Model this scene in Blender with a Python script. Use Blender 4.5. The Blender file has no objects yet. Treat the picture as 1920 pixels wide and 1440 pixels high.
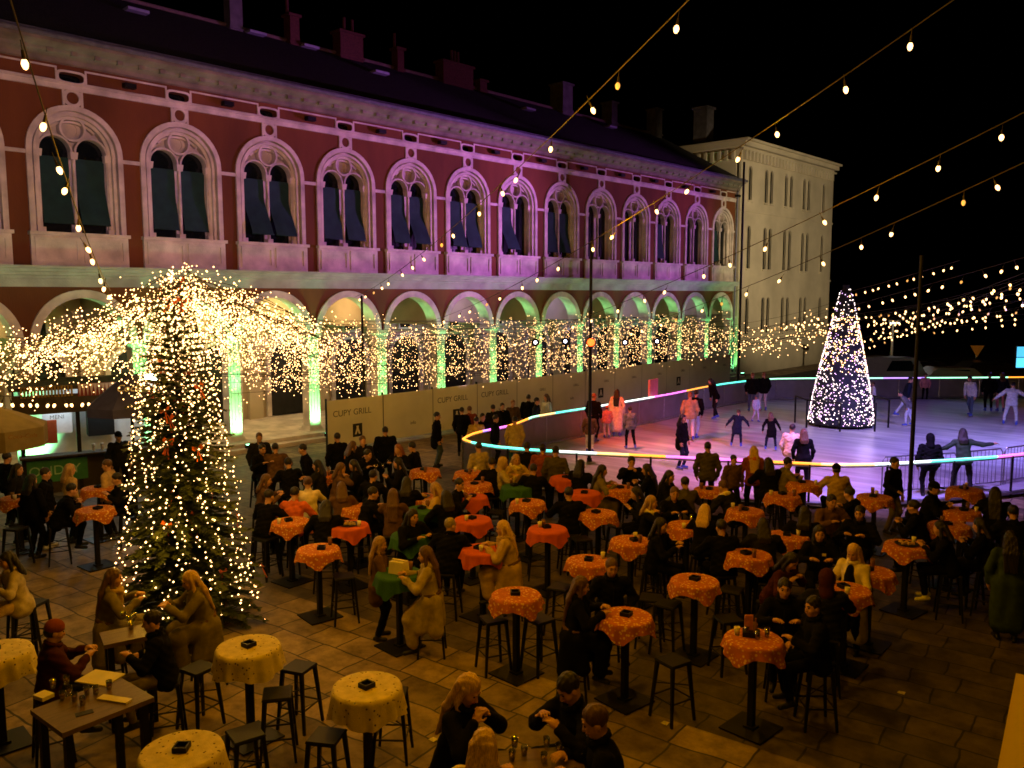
import bpy, bmesh, math, random
import numpy as np
from mathutils import Vector, Matrix
from mathutils.geometry import tessellate_polygon
SC = bpy.context.scene
COL = SC.collection
rnd = random.Random(7)
PI = math.pi

# ------------------------------------------------------------------ camera
CH = 5.3
FPX, YAW, PIT, ROL = 1550.0, .7479, .1068, -.0012
FW = np.array([-math.sin(YAW)*math.cos(PIT), math.cos(YAW)*math.cos(PIT), -math.sin(PIT)])
_rt = np.array([math.cos(YAW), math.sin(YAW), 0.0]); _up = np.cross(_rt, FW)
RT = math.cos(ROL)*_rt + math.sin(ROL)*_up
UP = -math.sin(ROL)*_rt + math.cos(ROL)*_up
CO = np.array([0, 0, CH])
cam_d = bpy.data.cameras.new('camera'); cam = bpy.data.objects.new('camera', cam_d); COL.objects.link(cam)
cam_d.sensor_width = 36; cam_d.lens = FPX/1920*36; cam_d.clip_end = 2000; cam_d.clip_start = .05
cam.matrix_world = Matrix(((RT[0], UP[0], -FW[0], 0), (RT[1], UP[1], -FW[1], 0), (RT[2], UP[2], -FW[2], CH), (0, 0, 0, 1)))
SC.camera = cam
def ray(x, y): return FW + RT*(x-960)/FPX - UP*(y-720)/FPX
def gz(x, y, z=0.0):
    d = ray(x, y); return CO + d*(z-CH)/d[2]
def dep(x, y, t): return CO + ray(x, y)*t
def onx(x, y, X):
    d = ray(x, y); return CO + d*X/d[0]

# ------------------------------------------------------------------ world: clear night sky
wd = bpy.data.worlds.new('World'); SC.world = wd; wd.use_nodes = True
nt = wd.node_tree; bg = nt.nodes['Background']
sky = nt.nodes.new('ShaderNodeTexSky'); sky.sky_type = 'NISHITA'; sky.sun_disc = False
sky.sun_elevation = math.radians(-9); sky.sun_rotation = math.radians(200)
nt.links.new(sky.outputs[0], bg.inputs[0]); bg.inputs[1].default_value = .012
SC.view_settings.view_transform = 'Standard'; SC.view_settings.look = 'None'
SC.view_settings.exposure = 0; SC.view_settings.gamma = 1; SC.view_settings.use_curve_mapping = False
SC.cycles.use_denoising = True; SC.cycles.max_bounces = 5; SC.cycles.diffuse_bounces = 2
SC.cycles.glossy_bounces = 3; SC.cycles.transparent_max_bounces = 8; SC.cycles.sample_clamp_indirect = 2.0
SC.cycles.sample_clamp_direct = 0; SC.cycles.caustics_reflective = False; SC.cycles.caustics_refractive = False
SC.cycles.filter_width = 1.65

# ------------------------------------------------------------------ lamps
def A3(*p): return np.array(p, float)
W = 3.2; D = 8.2076*W; Y0 = 2.9679*W
def bay(i): return Y0 + i*W
def point(name, loc, col, watts, rad=.05):
    l = bpy.data.lights.new(name, 'POINT'); l.energy = watts; l.color = col; l.shadow_soft_size = rad
    o = bpy.data.objects.new(name, l); COL.objects.link(o); o.location = loc; return o
def spot(name, loc, to, col, watts, deg, blend=.6, rad=.08):
    l = bpy.data.lights.new(name, 'SPOT'); l.energy = watts; l.color = col; l.shadow_soft_size = rad
    l.spot_size = math.radians(deg); l.spot_blend = blend
    o = bpy.data.objects.new(name, l); COL.objects.link(o); o.location = loc
    o.rotation_euler = (Vector(to)-Vector(loc)).to_track_quat('-Z', 'Y').to_euler(); return o
def strip(name, loc, to, col, watts, sx, sy):
    l = bpy.data.lights.new(name, 'AREA'); l.energy = watts; l.color = col; l.shape = 'RECTANGLE'; l.size = sx; l.size_y = sy
    o = bpy.data.objects.new(name, l); COL.objects.link(o); o.location = loc
    zd = -(Vector(to)-Vector(loc)).normalized(); xd = Vector((0, 1, 0)); yd = zd.cross(xd); xd = yd.cross(zd)
    o.matrix_world = Matrix(((xd.x, yd.x, zd.x, loc[0]), (xd.y, yd.y, zd.y, loc[1]), (xd.z, yd.z, zd.z, loc[2]), (0, 0, 0, 1))); return o
AMB = (1, .41, .0); WARM = (1, .52, .05); GRN = (.22, 1, .30); PUR = (.72, .30, 1.0); MAG = (1, .28, .62)
# warm lamps over the terrace (their bulbs hang on the festoon strings)
for x, y, z, w in [(-9.5, 4.5, 6.6, 150), (-6.5, 6.5, 6.8, 170), (-3.2, 5.2, 6.8, 95), (-13, 9.5, 6.2, 120), (-8.5, 11.5, 6.6, 150), (-4.8, 11, 6.9, 90), (-12.5, 14.5, 6, 70), (-7.5, 17, 6.4, 45)]:
    point('festoon_lamp', (x, y, z), AMB, w*1.95, .06)
point('balcony_lantern', (1.8, -1.5, 7.6), AMB, 270, .1)
# fairy-light canopy round the fir tree and along the arcade
for x, y, z, w in [(-14.5, 5.2, 4.9, 45), (-17, 4.6, 4.4, 60), (-16, 8, 4.6, 60), (-19.5, 9.5, 4.2, 70), (-20.8, 13.5, 2.4, 34), (-20.9, 17.5, 2.3, 46), (-20.9, 22, 2.3, 44), (-20.9, 27, 2.3, 38), (-21.2, 33, 2.4, 30), (-21, 38, 4, 40)]:
    point('garland_lamp', (x, y, z), WARM, w, .25)
# colour washes on the facade: floodlights on the rink poles
PUR = (.70, .20, 1.0)
spot('facade_flood', (-12.5, 38.0, 6.6), (-D, bay(4.6), 10.0), PUR, 15500, 46, .9)
spot('facade_flood', (-10.0, 52.0, 6.6), (-D, bay(9.6), 10.0), PUR, 9500, 46, .9)
spot('facade_flood', (-12.0, 12.5, 6.6), (-D, bay(2.3), 9.2), (1, .36, .62), 900, 66, .9)
spot('facade_flood', (-8.0, 3.0, 7.0), (-D, bay(0), 9.6), (1, .62, .95), 2000, 44, .9)
spot('facade_flood', (-4.0, 40.0, 7.0), (-D, bay(14.8), 9.5), (1, .76, .46), 17000, 50, .8)
# rink lamps
spot('rink_lamp', (-15.7, 20.9, 6.2), (-17.2, 27.0, 0), (1, .08, .008), 2600, 62, .8)
spot('rink_lamp', (-15.7, 20.6, 6.4), (-13.2, 21.8, 0), (1, .30, .26), 2300, 80, .8)
spot('rink_lamp', (-10.2, 19.6, 5.8), (-11.0, 22.6, 0), (.95, .20, .75), 1500, 76, .8)
spot('rink_lamp', (-6.2, 20.5, 5.8), (-8.6, 24.6, 0), (.42, .24, 1), 4200, 92, .8)
spot('rink_lamp', (-5.0, 30.0, 6.0), (-8.5, 31.5, 0), (.36, .27, 1), 3000, 95, .8)
_t = gz(1150, 807); spot('rink_lamp', tuple(_t-RT*7.5+A3(0, 0, 2.3)), tuple(_t), (1, .66, .80), 2300, 13, .8)
_t = gz(1330, 809); spot('rink_lamp', tuple(_t-RT*10+A3(0, 0, 2.6)), tuple(_t), (.92, .84, 1), 7500, 9.5, .8)
spot('rink_lamp', (-1.5, 29.0, 4.5), tuple(gz(1900, 826)), (.58, .50, 1), 1700, 38, .8)
spot('rink_lamp', (-8.5, 46.0, 5.0), (-12.5, 38, 0), (.22, .10, .8), 380, 90, .8)

# ------------------------------------------------------------------ helpers: materials
MATS = {}
def M(name, col, rough=.6, var=.18, scale=6.0, bump=0.0, bscale=60.0, metal=0.0, spec=.3, emit=None, est=0.0, stretch=None):
    if name in MATS: return MATS[name]
    m = bpy.data.materials.new(name); MATS[name] = m; m.use_nodes = True
    n = m.node_tree.nodes; L = m.node_tree.links; b = n['Principled BSDF']
    b.inputs['Roughness'].default_value = rough; b.inputs['Metallic'].default_value = metal
    b.inputs['Specular IOR Level'].default_value = spec
    tc = n.new('ShaderNodeTexCoord'); src = tc.outputs['Object']
    if stretch:
        mp = n.new('ShaderNodeMapping'); mp.inputs['Scale'].default_value = stretch; L.new(src, mp.inputs[0]); src = mp.outputs[0]
    nz = n.new('ShaderNodeTexNoise'); nz.inputs['Scale'].default_value = scale; nz.inputs['Detail'].default_value = 5
    L.new(src, nz.inputs['Vector'])
    rp = n.new('ShaderNodeValToRGB'); c = np.array(col)
    rp.color_ramp.elements[0].position = .3; rp.color_ramp.elements[1].position = .7
    rp.color_ramp.elements[0].color = (*np.clip(c*(1-var), 0, 1), 1); rp.color_ramp.elements[1].color = (*np.clip(c*(1+var), 0, 1), 1)
    L.new(nz.outputs['Fac'], rp.inputs[0]); L.new(rp.outputs[0], b.inputs['Base Color'])
    if bump:
        n2 = n.new('ShaderNodeTexNoise'); n2.inputs['Scale'].default_value = bscale; n2.inputs['Detail'].default_value = 3
        L.new(src, n2.inputs['Vector'])
        bp = n.new('ShaderNodeBump'); bp.inputs['Strength'].default_value = bump; bp.inputs['Distance'].default_value = .02
        L.new(n2.outputs['Fac'], bp.inputs['Height']); L.new(bp.outputs[0], b.inputs['Normal'])
    if emit:
        b.inputs['Emission Color'].default_value = (*emit, 1); b.inputs['Emission Strength'].default_value = est
    return m
def glow(name, col, st, sample=False):
    if name in MATS: return MATS[name]
    m = M(name, (.6, .5, .4), .3, 0.02, emit=col, est=st)
    if not sample: m.cycles.emission_sampling = 'NONE'
    return m
def dotted(name, base, dot, scale, size, rough=.85, soft=.06):
    if name in MATS: return MATS[name]
    m = M(name, base, rough, .2, 9, .3, 90)
    n = m.node_tree.nodes; L = m.node_tree.links; b = n['Principled BSDF']
    tc = n.new('ShaderNodeTexCoord'); v = n.new('ShaderNodeTexVoronoi'); v.inputs['Scale'].default_value = scale
    L.new(tc.outputs['Object'], v.inputs['Vector'])
    rp = n.new('ShaderNodeValToRGB'); rp.color_ramp.elements[0].position = size; rp.color_ramp.elements[1].position = size+soft
    rp.color_ramp.elements[0].color = (1, 1, 1, 1); rp.color_ramp.elements[1].color = (0, 0, 0, 1)
    L.new(v.outputs['Distance'], rp.inputs[0])
    mx = n.new('ShaderNodeMixRGB'); L.new(rp.outputs[0], mx.inputs[0])
    old = b.inputs['Base Color'].links[0].from_socket
    L.new(old, mx.inputs[1]); mx.inputs[2].default_value = (*dot, 1); L.new(mx.outputs[0], b.inputs['Base Color'])
    return m
def glassmat(name, col=(.8, .9, .9), a=.8):
    if name in MATS: return MATS[name]
    m = bpy.data.materials.new(name); MATS[name] = m; m.use_nodes = True
    n = m.node_tree.nodes; L = m.node_tree.links; n.remove(n['Principled BSDF'])
    t = n.new('ShaderNodeBsdfTransparent'); t.inputs[0].default_value = (*col, 1)
    g = n.new('ShaderNodeBsdfGlossy'); g.inputs['Roughness'].default_value = .12; g.inputs[0].default_value = (.8, .8, .8, 1)
    x = n.new('ShaderNodeMixShader'); x.inputs[0].default_value = 1-a
    L.new(t.outputs[0], x.inputs[1]); L.new(g.outputs[0], x.inputs[2]); L.new(x.outputs[0], n['Material Output'].inputs[0])
    return m

# ------------------------------------------------------------------ helpers: geometry
class MB:
    """collects raw vertices and faces; build() links ONE mesh object"""
    def __init__(s): s.v = []; s.f = []
    def add(s, vs, fs):
        o = len(s.v); s.v.extend([tuple(map(float, p)) for p in vs]); s.f.extend([tuple(i+o for i in f) for f in fs]); return s
    def box(s, c, d, rz=0.0, taper=1.0):
        x, y, z = d[0]/2, d[1]/2, d[2]/2; cs, sn = math.cos(rz), math.sin(rz); vs = []
        for k, t in ((-z, 1), (z, taper)):
            for a, b in ((-x, -y), (x, -y), (x, y), (-x, y)):
                a *= t; b *= t; vs.append((c[0]+a*cs-b*sn, c[1]+a*sn+b*cs, c[2]+k))
        return s.add(vs, [(3, 2, 1, 0), (4, 5, 6, 7), (0, 1, 5, 4), (1, 2, 6, 5), (2, 3, 7, 6), (3, 0, 4, 7)])
    def tube(s, pts, r, n=8, cap=True):
        pts = [np.array(p, float) for p in pts]; rs = r if hasattr(r, '__len__') else [r]*len(pts); vs = []; fs = []
        for i, p in enumerate(pts):
            t = pts[min(i+1, len(pts)-1)]-pts[max(i-1, 0)]; t = t/(np.linalg.norm(t)+1e-9)
            a = np.cross(t, (0, 0, 1.0)) if abs(t[2]) < .95 else np.cross(t, (1.0, 0, 0)); a /= np.linalg.norm(a); b = np.cross(t, a)
            for k in range(n):
                q = 2*PI*(k+.5)/n; vs.append(p+rs[i]*(a*math.cos(q)+b*math.sin(q)))
        for i in range(len(pts)-1):
            for k in range(n): fs.append((i*n+k, i*n+(k+1) % n, (i+1)*n+(k+1) % n, (i+1)*n+k))
        if cap: fs.append(tuple(range(n))[::-1]); fs.append(tuple((len(pts)-1)*n+k for k in range(n)))
        return s.add(vs, fs)
    def lathe(s, prof, c=(0, 0, 0), n=24):
        vs = []; fs = []
        for r, z in prof:
            for k in range(n): vs.append((c[0]+r*math.cos(2*PI*k/n), c[1]+r*math.sin(2*PI*k/n), c[2]+z))
        for i in range(len(prof)-1):
            for k in range(n): fs.append((i*n+k, i*n+(k+1) % n, (i+1)*n+(k+1) % n, (i+1)*n+k))
        fs.append(tuple(range(n))[::-1]); fs.append(tuple((len(prof)-1)*n+k for k in range(n)))
        return s.add(vs, fs)
    def plate(s, outer, holes, x0, x1, ox=0, oy=0, oz=0, back=False):
        """polygon in (y,z) with holes, front face at x1, side walls back to x0"""
        loops = [outer]+list(holes); pts = [p for l in loops for p in l]
        tri = tessellate_polygon([[Vector((p[0], p[1], 0)) for p in l] for l in loops])
        n = len(pts); vs = [(ox+x1, oy+p[0], oz+p[1]) for p in pts]+[(ox+x0, oy+p[0], oz+p[1]) for p in pts]; fs = []
        for t in tri:
            a, b, c = (pts[i] for i in t)
            cr = (b[0]-a[0])*(c[1]-a[1])-(b[1]-a[1])*(c[0]-a[0])
            t = tuple(t) if cr > 0 else tuple(t)[::-1]
            fs.append(t)
            if back: fs.append(tuple(i+n for i in t[::-1]))
        k = 0
        for l in loops:
            m = len(l)
            for i in range(m): fs.append((k+i, k+(i+1) % m, n+k+(i+1) % m, n+k+i))
            k += m
        return s.add(vs, fs)
    def octa(s, pts, r):
        for p in pts:
            x, y, z = p
            s.add([(x+r, y, z), (x-r, y, z), (x, y+r, z), (x, y-r, z), (x, y, z+r), (x, y, z-r)],
                  [(0, 2, 4), (2, 1, 4), (1, 3, 4), (3, 0, 4), (2, 0, 5), (1, 2, 5), (3, 1, 5), (0, 3, 5)])
        return s
    def mesh(s, name, m, smooth=False):
        me = bpy.data.meshes.new(name); me.from_pydata(s.v, [], s.f); me.materials.append(m)
        bm = bmesh.new(); bm.from_mesh(me); bmesh.ops.recalc_face_normals(bm, faces=bm.faces); bm.to_mesh(me); bm.free()
        if smooth:
            me.shade_smooth() if smooth == 1 else me.polygons.foreach_set('use_smooth', [True]*len(me.polygons))
        return me
    def build(s, name, m, parent=None, smooth=False, loc=None):
        return link(name, s.mesh(name, m, smooth), parent, loc)
def link(name, me, parent=None, loc=None):
    o = bpy.data.objects.new(name, me); COL.objects.link(o); o.parent = parent
    if loc is not None: o.location = loc
    return o
def tag(o, label=None, cat=None, group=None, kind=None):
    if label: o['label'] = label
    if cat: o['category'] = cat
    if group: o['group'] = group
    if kind: o['kind'] = kind
    return o
def thing(name, label, cat, loc=(0, 0, 0), rz=0.0, group=None):
    o = bpy.data.objects.new(name, None); COL.objects.link(o); o.location = loc; o.rotation_euler = (0, 0, rz); o.empty_display_size = .2
    return tag(o, label, cat, group)
def copy_tree(o, parent=None):
    c = o.copy(); COL.objects.link(c)
    if parent is not None: c.parent = parent
    for ch in list(o.children): copy_tree(ch, c)
    return c
def arch(hw, z0, zs, n=20, cy=0.0):
    """outline: rectangle to the spring line zs, semicircle of radius hw above (counter-clockwise)"""
    return [(cy-hw, z0), (cy+hw, z0)]+[(cy+hw*math.cos(PI*k/n), zs+hw*math.sin(PI*k/n)) for k in range(n+1)]
def circ(cy, cz, r, n=24): return [(cy+r*math.cos(2*PI*k/n), cz+r*math.sin(2*PI*k/n)) for k in range(n)]
def arcband(mb, cy, cz, r0, r1, x0, x1, a0=0.0, a1=PI, n=18, oy=0):
    o = [(cy+r1*math.cos(a0+(a1-a0)*k/n), cz+r1*math.sin(a0+(a1-a0)*k/n)) for k in range(n+1)]
    i = [(cy+r0*math.cos(a0+(a1-a0)*k/n), cz+r0*math.sin(a0+(a1-a0)*k/n)) for k in range(n+1)]
    for k in range(n): mb.plate([o[k], o[k+1], i[k+1], i[k]][::-1], [], x0, x1, -D, oy)
def rect(y0, y1, z0, z1): return [(y0, z0), (y1, z0), (y1, z1), (y0, z1)]
def text(body, size, m, name, parent, loc, rot, extrude=.004, shear=0.0, align='CENTER'):
    cu = bpy.data.curves.new(name, 'FONT'); cu.body = body; cu.size = size; cu.extrude = extrude; cu.align_x = align; cu.align_y = 'CENTER'; cu.shear = shear
    t = bpy.data.objects.new(name, cu); COL.objects.link(t)
    me = bpy.data.meshes.new_from_object(t.evaluated_get(bpy.context.evaluated_depsgraph_get()))
    bpy.data.objects.remove(t); me.materials.clear(); me.materials.append(m)
    o = link(name, me, parent, loc); o.rotation_euler = rot; return o
# ------------------------------------------------------------------ materials
STONE = M('pale_stone', (.60, .53, .46), .75, .32, 1.6, .35, 25)
REDW = M('red_plaster', (.15, .048, .014), .85, .30, .7, .25, 30, stretch=(1, 1, .35))
CREAMW = M('cream_plaster', (.50, .42, .28), .85, .15, .8, .15, 30)
YELW = M('yellow_plaster', (.50, .45, .32), .85, .16, .5, .15, 30)
TILE = M('dark_roof_tile', (.010, .008, .008), .9, .4, 5, .6, 14, stretch=(1, 3, 1))
TEAL = M('teal_awning_cloth', (.010, .042, .036), .8, .2, 3, .2, 50)
PANE = M('dark_window_glass', (.006, .009, .011), .12, .2, 2, spec=.5)
DOORM = M('dark_door_wood', (.012, .012, .010), .6, .3, 4)
IRON = M('black_iron', (.006, .006, .006), .5, .3, 12, .1, 80, spec=.22)
STEEL = M('galvanised_steel', (.35, .36, .38), .38, .2, 9, metal=.8)
ZINC = M('zinc_gutter', (.13, .13, .17), .5, .2, 5, metal=.3)
BRICK = M('red_brick', (.07, .022, .014), .9, .35, 18, .5, 30)

# ------------------------------------------------------------------ ground
def paving(name, c1, c2, mort, rot, bw, bh):
    m = bpy.data.materials.new(name); m.use_nodes = True
    n = m.node_tree.nodes; L = m.node_tree.links; b = n['Principled BSDF']; b.inputs['Roughness'].default_value = .62; b.inputs['Specular IOR Level'].default_value = .3
    tc = n.new('ShaderNodeTexCoord'); mp = n.new('ShaderNodeMapping'); mp.inputs['Rotation'].default_value = (0, 0, rot); L.new(tc.outputs['Object'], mp.inputs[0])
    ws = n.new('ShaderNodeTexNoise'); ws.inputs['Scale'].default_value = 1.3; L.new(mp.outputs[0], ws.inputs['Vector'])
    ad = n.new('ShaderNodeMixRGB'); ad.blend_type = 'LINEAR_LIGHT'; ad.inputs[0].default_value = .085; L.new(mp.outputs[0], ad.inputs[1]); L.new(ws.outputs['Color'], ad.inputs[2])
    br = n.new('ShaderNodeTexBrick'); L.new(ad.outputs[0], br.inputs['Vector'])
    br.inputs['Color1'].default_value = (*c1, 1); br.inputs['Color2'].default_value = (*c2, 1); br.inputs['Mortar'].default_value = (*mort, 1)
    br.inputs['Scale'].default_value = 1; br.inputs['Brick Width'].default_value = bw; br.inputs['Row Height'].default_value = bh
    br.inputs['Mortar Size'].default_value = .016; br.inputs['Mortar Smooth'].default_value = .35; br.offset = .37; br.squash = .72; br.squash_frequency = 3
    nz = n.new('ShaderNodeTexNoise'); nz.inputs['Scale'].default_value = 2.6; nz.inputs['Detail'].default_value = 8; nz.inputs['Roughness'].default_value = .7; L.new(tc.outputs['Object'], nz.inputs['Vector'])
    rp = n.new('ShaderNodeValToRGB'); rp.color_ramp.elements[0].position = .32; rp.color_ramp.elements[0].color = (.30, .28, .26, 1); rp.color_ramp.elements[1].position = .62; rp.color_ramp.elements[1].color = (1, 1, 1, 1)
    L.new(nz.outputs['Fac'], rp.inputs[0])
    mx = n.new('ShaderNodeMixRGB'); mx.blend_type = 'MULTIPLY'; mx.inputs[0].default_value = 1; L.new(br.outputs['Color'], mx.inputs[1]); L.new(rp.outputs[0], mx.inputs[2])
    L.new(mx.outputs[0], b.inputs['Base Color'])
    bp = n.new('ShaderNodeBump'); bp.inputs['Strength'].default_value = .5; bp.inputs['Distance'].default_value = .012; L.new(mx.outputs[0], bp.inputs['Height']); L.new(bp.outputs[0], b.inputs['Normal'])
    return m
LIME = paving('limestone_slabs', (.37, .275, .16), (.15, .112, .07), (.035, .03, .024), -.115, .92, .54)
DARKP = paving('worn_grey_slabs', (.135, .104, .066), (.078, .062, .042), (.018, .016, .012), -.115, .85, .5)
mb = MB(); mb.add([(-400, -200, 0), (400, -200, 0), (400, 700, 0), (-400, 700, 0)], [(0, 1, 2, 3)])
tag(mb.build('ground', LIME), kind='structure')
ln = lambda x: 9.17+.117*x
mb = MB(); mb.add([(-23.5, ln(-23.5)+.1, .004), (1.5, ln(1.5), .004), (1.5, 15, .004), (-4, 21, .004), (-12, 18.5, .004), (-23.5, 16, .004)], [(0, 1, 2, 3, 4, 5)])
tag(mb.build('terrace_paving', DARKP), kind='structure')
ASPH = M('dark_asphalt', (.03, .03, .032), .85, .3, 3, .3, 60)
mb = MB(); mb.add([(-24, 49, .006), (60, 49, .006), (60, 75, .006), (-24, 75, .006)], [(0, 1, 2, 3)])
tag(mb.build('road', ASPH), kind='structure')

# ------------------------------------------------------------------ red arcade building
NB0, NB1 = -4, 13
bld = thing('arcade_building', 'long red palace with white arched windows above a green-lit arcade', 'building', (-D, bay(0), 0))
def bpart(mb, name, m, parent=None, smooth=False):
    """parts are modelled in world metres, then hung on the building's own origin"""
    base = np.array([-D, bay(0), 0.0]); o = mb.build(name, m, None, smooth)
    o.parent = parent or bld
    if parent is None: o.location = tuple(-base)
    return o
yA, yB = bay(NB0-.5), bay(12.52)
# upper wall with one big opening per bay
SILL, SPR, RO = 7.13, 9.47, 1.335
mb = MB()
for i in range(NB0, NB1):
    mb.plate(rect(-W/2, W/2, 6.15, 11.26), [arch(RO-.03, SILL, SPR)], -.5, 0, -D, bay(i))
# attic with vent openings
for i in range(NB0, NB1):
    mb.plate(rect(-W/2, W/2, 11.26, 11.92), [[(.34*math.copysign(abs(math.cos(t))**.5, math.cos(t)), 11.60+.13*math.copysign(abs(math.sin(t))**.6, math.sin(t))) for t in np.linspace(0, 2*PI, 24, endpoint=False)]], -.4, -.01, -D, bay(i))
# arcade wall: arches on the columns
for i in range(NB0, NB1):
    hw = 1.31; zs = 3.95
    o = [(-W/2, zs), (-hw, zs)]+[(-hw*math.cos(PI*k/24), zs+hw*math.sin(PI*k/24)) for k in range(1, 24)]+[(hw, zs), (W/2, zs), (W/2, 5.56), (-W/2, 5.56)]
    mb.plate(o, [], -.55, -.012, -D, bay(i))
mb.box((-D-9.2, (yA+yB)/2, 9), (.3, yB-yA, 6))
mb.box((-D-4.6, yA+.15, 6), (9.2, .3, 12)); 
bpart(mb, 'wall', REDW)
# stone soffit lining, arch bands
mb = MB()
for i in range(NB0, NB1):
    arcband(mb, 0, 3.95, 1.29, 1.53, -.57, .06, n=24, oy=bay(i))
bpart(mb, 'arch_band', STONE)
# frieze ledges between arcade and upper floor
mb = MB(); yc = (yA+yB)/2; ln_ = yB-yA
mb.box((-D-.2, yc, 5.68), (.52, ln_, .236)); mb.box((-D-.16, yc, 5.845), (.58, ln_, .09)); mb.box((-D-.1, yc, 5.94), (.80, ln_, .096)); mb.box((-D-.05, yc, 6.035), (.98, ln_, .09)); mb.box((-D-.0, yc, 6.12), (1.16, ln_, .075))
bpart(mb, 'frieze_ledge', M('grey_ledge_stone', (.36, .34, .31), .8, .25, 1.4, .3, 20))
# parapet panels under windows, string courses, piers' little bands
mb = MB()
for i in range(NB0, NB1):
    y = bay(i)
    mb.box((-D+.045, y, 6.64), (.11, 2.72, .96))
    for s in (-1, 1):
        mb.plate(rect(-.60, .60, 6.28, 6.98), [rect(-.52, .52, 6.36, 6.90)], .09, .135, -D, y+s*.66)
    mb.box((-D+.09, y, 7.09), (.24, 2.80, .10))
    mb.box((-D+.02, y+W/2, 9.36), (.06, W-2*RO+.02, .11))
    # ring and tie stones over the window
    arcband(mb, 0, 11.02, .17, .27, -.02, .05, 0, 2*PI, 20, y)
    for s in (-1, 1): mb.box((-D+.02, y+s*.25, 11.02), (.055, .07, .46))
    # thin frames of attic panels
    mb.plate(rect(-1.22, 1.22, 11.43, 11.86), [rect(-1.17, 1.17, 11.48, 11.81)], -.01, .02, -D, y+W/2)
    arcband(mb, 0, 11.60, .0, .001, -.02, .02, 0, PI, 2, y)
    mb.plate([(.42*math.copysign(abs(math.cos(t))**.5, math.cos(t)), 11.60+.19*math.copysign(abs(math.sin(t))**.6, math.sin(t))) for t in np.linspace(0, 2*PI, 24, endpoint=False)],
             [[(.34*math.copysign(abs(math.cos(t))**.5, math.cos(t)), 11.60+.13*math.copysign(abs(math.sin(t))**.6, math.sin(t))) for t in np.linspace(0, 2*PI, 24, endpoint=False)]], -.02, .03, -D, y)
mb.box((-D+.03, yc, 11.30), (.10, ln_, .15)); mb.box((-D+.06, yc, 11.40), (.16, ln_, .045))
bpart(mb, 'stone_trim', STONE)
mb = MB()
for i in range(NB0, NB1): mb.box((-D-.3, bay(i), 11.6), (.02, .8, .36))
bpart(mb, 'attic_vent', PANE)
# cornice and gutter
mb = MB()
prof = [(.0, 11.92), (.10, 11.95), (.12, 12.06), (.34, 12.16), (.36, 12.24), (.60, 12.33), (.66, 12.36), (.66, 12.44), (-.5, 12.46)]
vs = []; fs = []
for y in (yA, yB):
    for x, z in prof: vs.append((-D+x, y, z))
k = len(prof)
for j in range(k-1): fs.append((j, j+1, k+j+1, k+j))
fs += [tuple(range(k)), tuple(range(k, 2*k))]
mb.add(vs, fs)
for j in range(int(ln_/.64)): mb.box((-D+.26, yA+.3+j*.64, 12.18), (.30, .16, .12))
bpart(mb, 'cornice', M('weathered_stone', (.20, .165, .125), .85, .35, 1.6, .4, 20))
mb = MB(); mb.tube([(-D+.74, yA, 12.50), (-D+.74, yB, 12.50)], .075, 8); mb.tube([(-D+.60, yA, 12.62), (-D+.60, yB, 12.62)], .045, 6)
mb.tube([(-D+.5, yB-.1, 12.4), (-D+.15, yB-.1, 11.8), (-D+.12, yB-.1, .3)], .06, 8)
bpart(mb, 'gutter', ZINC)
mb = MB(); RX, RZ = -D-6, 16.18
mb.add([(-D+.72, yA, 12.47), (-D+.72, yB, 12.47), (RX, yB, RZ), (RX, yA, RZ), (RX-6.5, yB, 12.4), (RX-6.5, yA, 12.4)], [(0, 1, 2, 3), (3, 2, 4, 5), (0, 3, 5), (1, 4, 2)])
for j in range(60):   # tile courses
    t = (j+.5)/60; mb.tube([(-D+.72+(RX+D-.72)*t, yA, 12.48+(RZ-12.47)*t), (-D+.72+(RX+D-.72)*t, yB, 12.48+(RZ-12.47)*t)], .018, 4, False)
roof = bpart(mb, 'roof', TILE)
mb = MB(); mb.tube([(RX, yA, RZ+.03), (RX, yB, RZ+.03)], .12, 6); mb.build('ridge_cap', M('ridge_tile', (.12, .08, .06), .8), roof)
def chimney(s, w, l, h, m, pots=0, cap=True, lz=0):
    y = bay(s); mb = MB(); z0 = RZ-.35+lz
    mb.box((RX+.15, y, z0+h/2), (w, l, h))
    if cap: mb.box((RX+.15, y, z0+h+.05), (w+.16, l+.16, .1)); mb.box((RX+.15, y, z0+.28), (w+.10, l+.10, .12))
    for k in range(pots): mb.tube([(RX+.15, y-.2+.45*k/max(pots-1, 1), z0+h), (RX+.15, y-.2+.45*k/max(pots-1, 1), z0+h+.75)], .07, 8)
    mb.build('chimney', m, roof)
CHW = M('rendered_chimney', (.09, .082, .08), .85, .25, 3)
chimney(2.65, .5, .55, 1.5, CHW); chimney(3.5, .5, .45, 1.35, BRICK, 1); chimney(4.42, .6, 1.25, 1.25, BRICK, 2); chimney(5.33, .45, .4, 1.2, BRICK, 1)
chimney(6.5, .6, 2.1, 1.2, BRICK, 3); chimney(7.1, .4, .5, .75, BRICK); chimney(9.2, 1.0, .9, 1.75, CHW); chimney(10.7, .8, .6, 1.5, CHW); chimney(12.3, .8, .7, 1.9, CHW)
mb = MB()
for s, u in ((1.2, .25), (2.9, .06), (3.7, .06), (4.5, .3), (7.6, .3), (10.2, .2)):
    x = -D+.72+(RX+D-.72)*(1-u); z = 12.47+(RZ-12.47)*(1-u); mb.box((x+.05, bay(s), z+.07), (.5, .75, .1))
mb.build('skylight', M('skylight_glass', (.25, .25, .32), .1, .1, spec=.8), roof)

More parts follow.
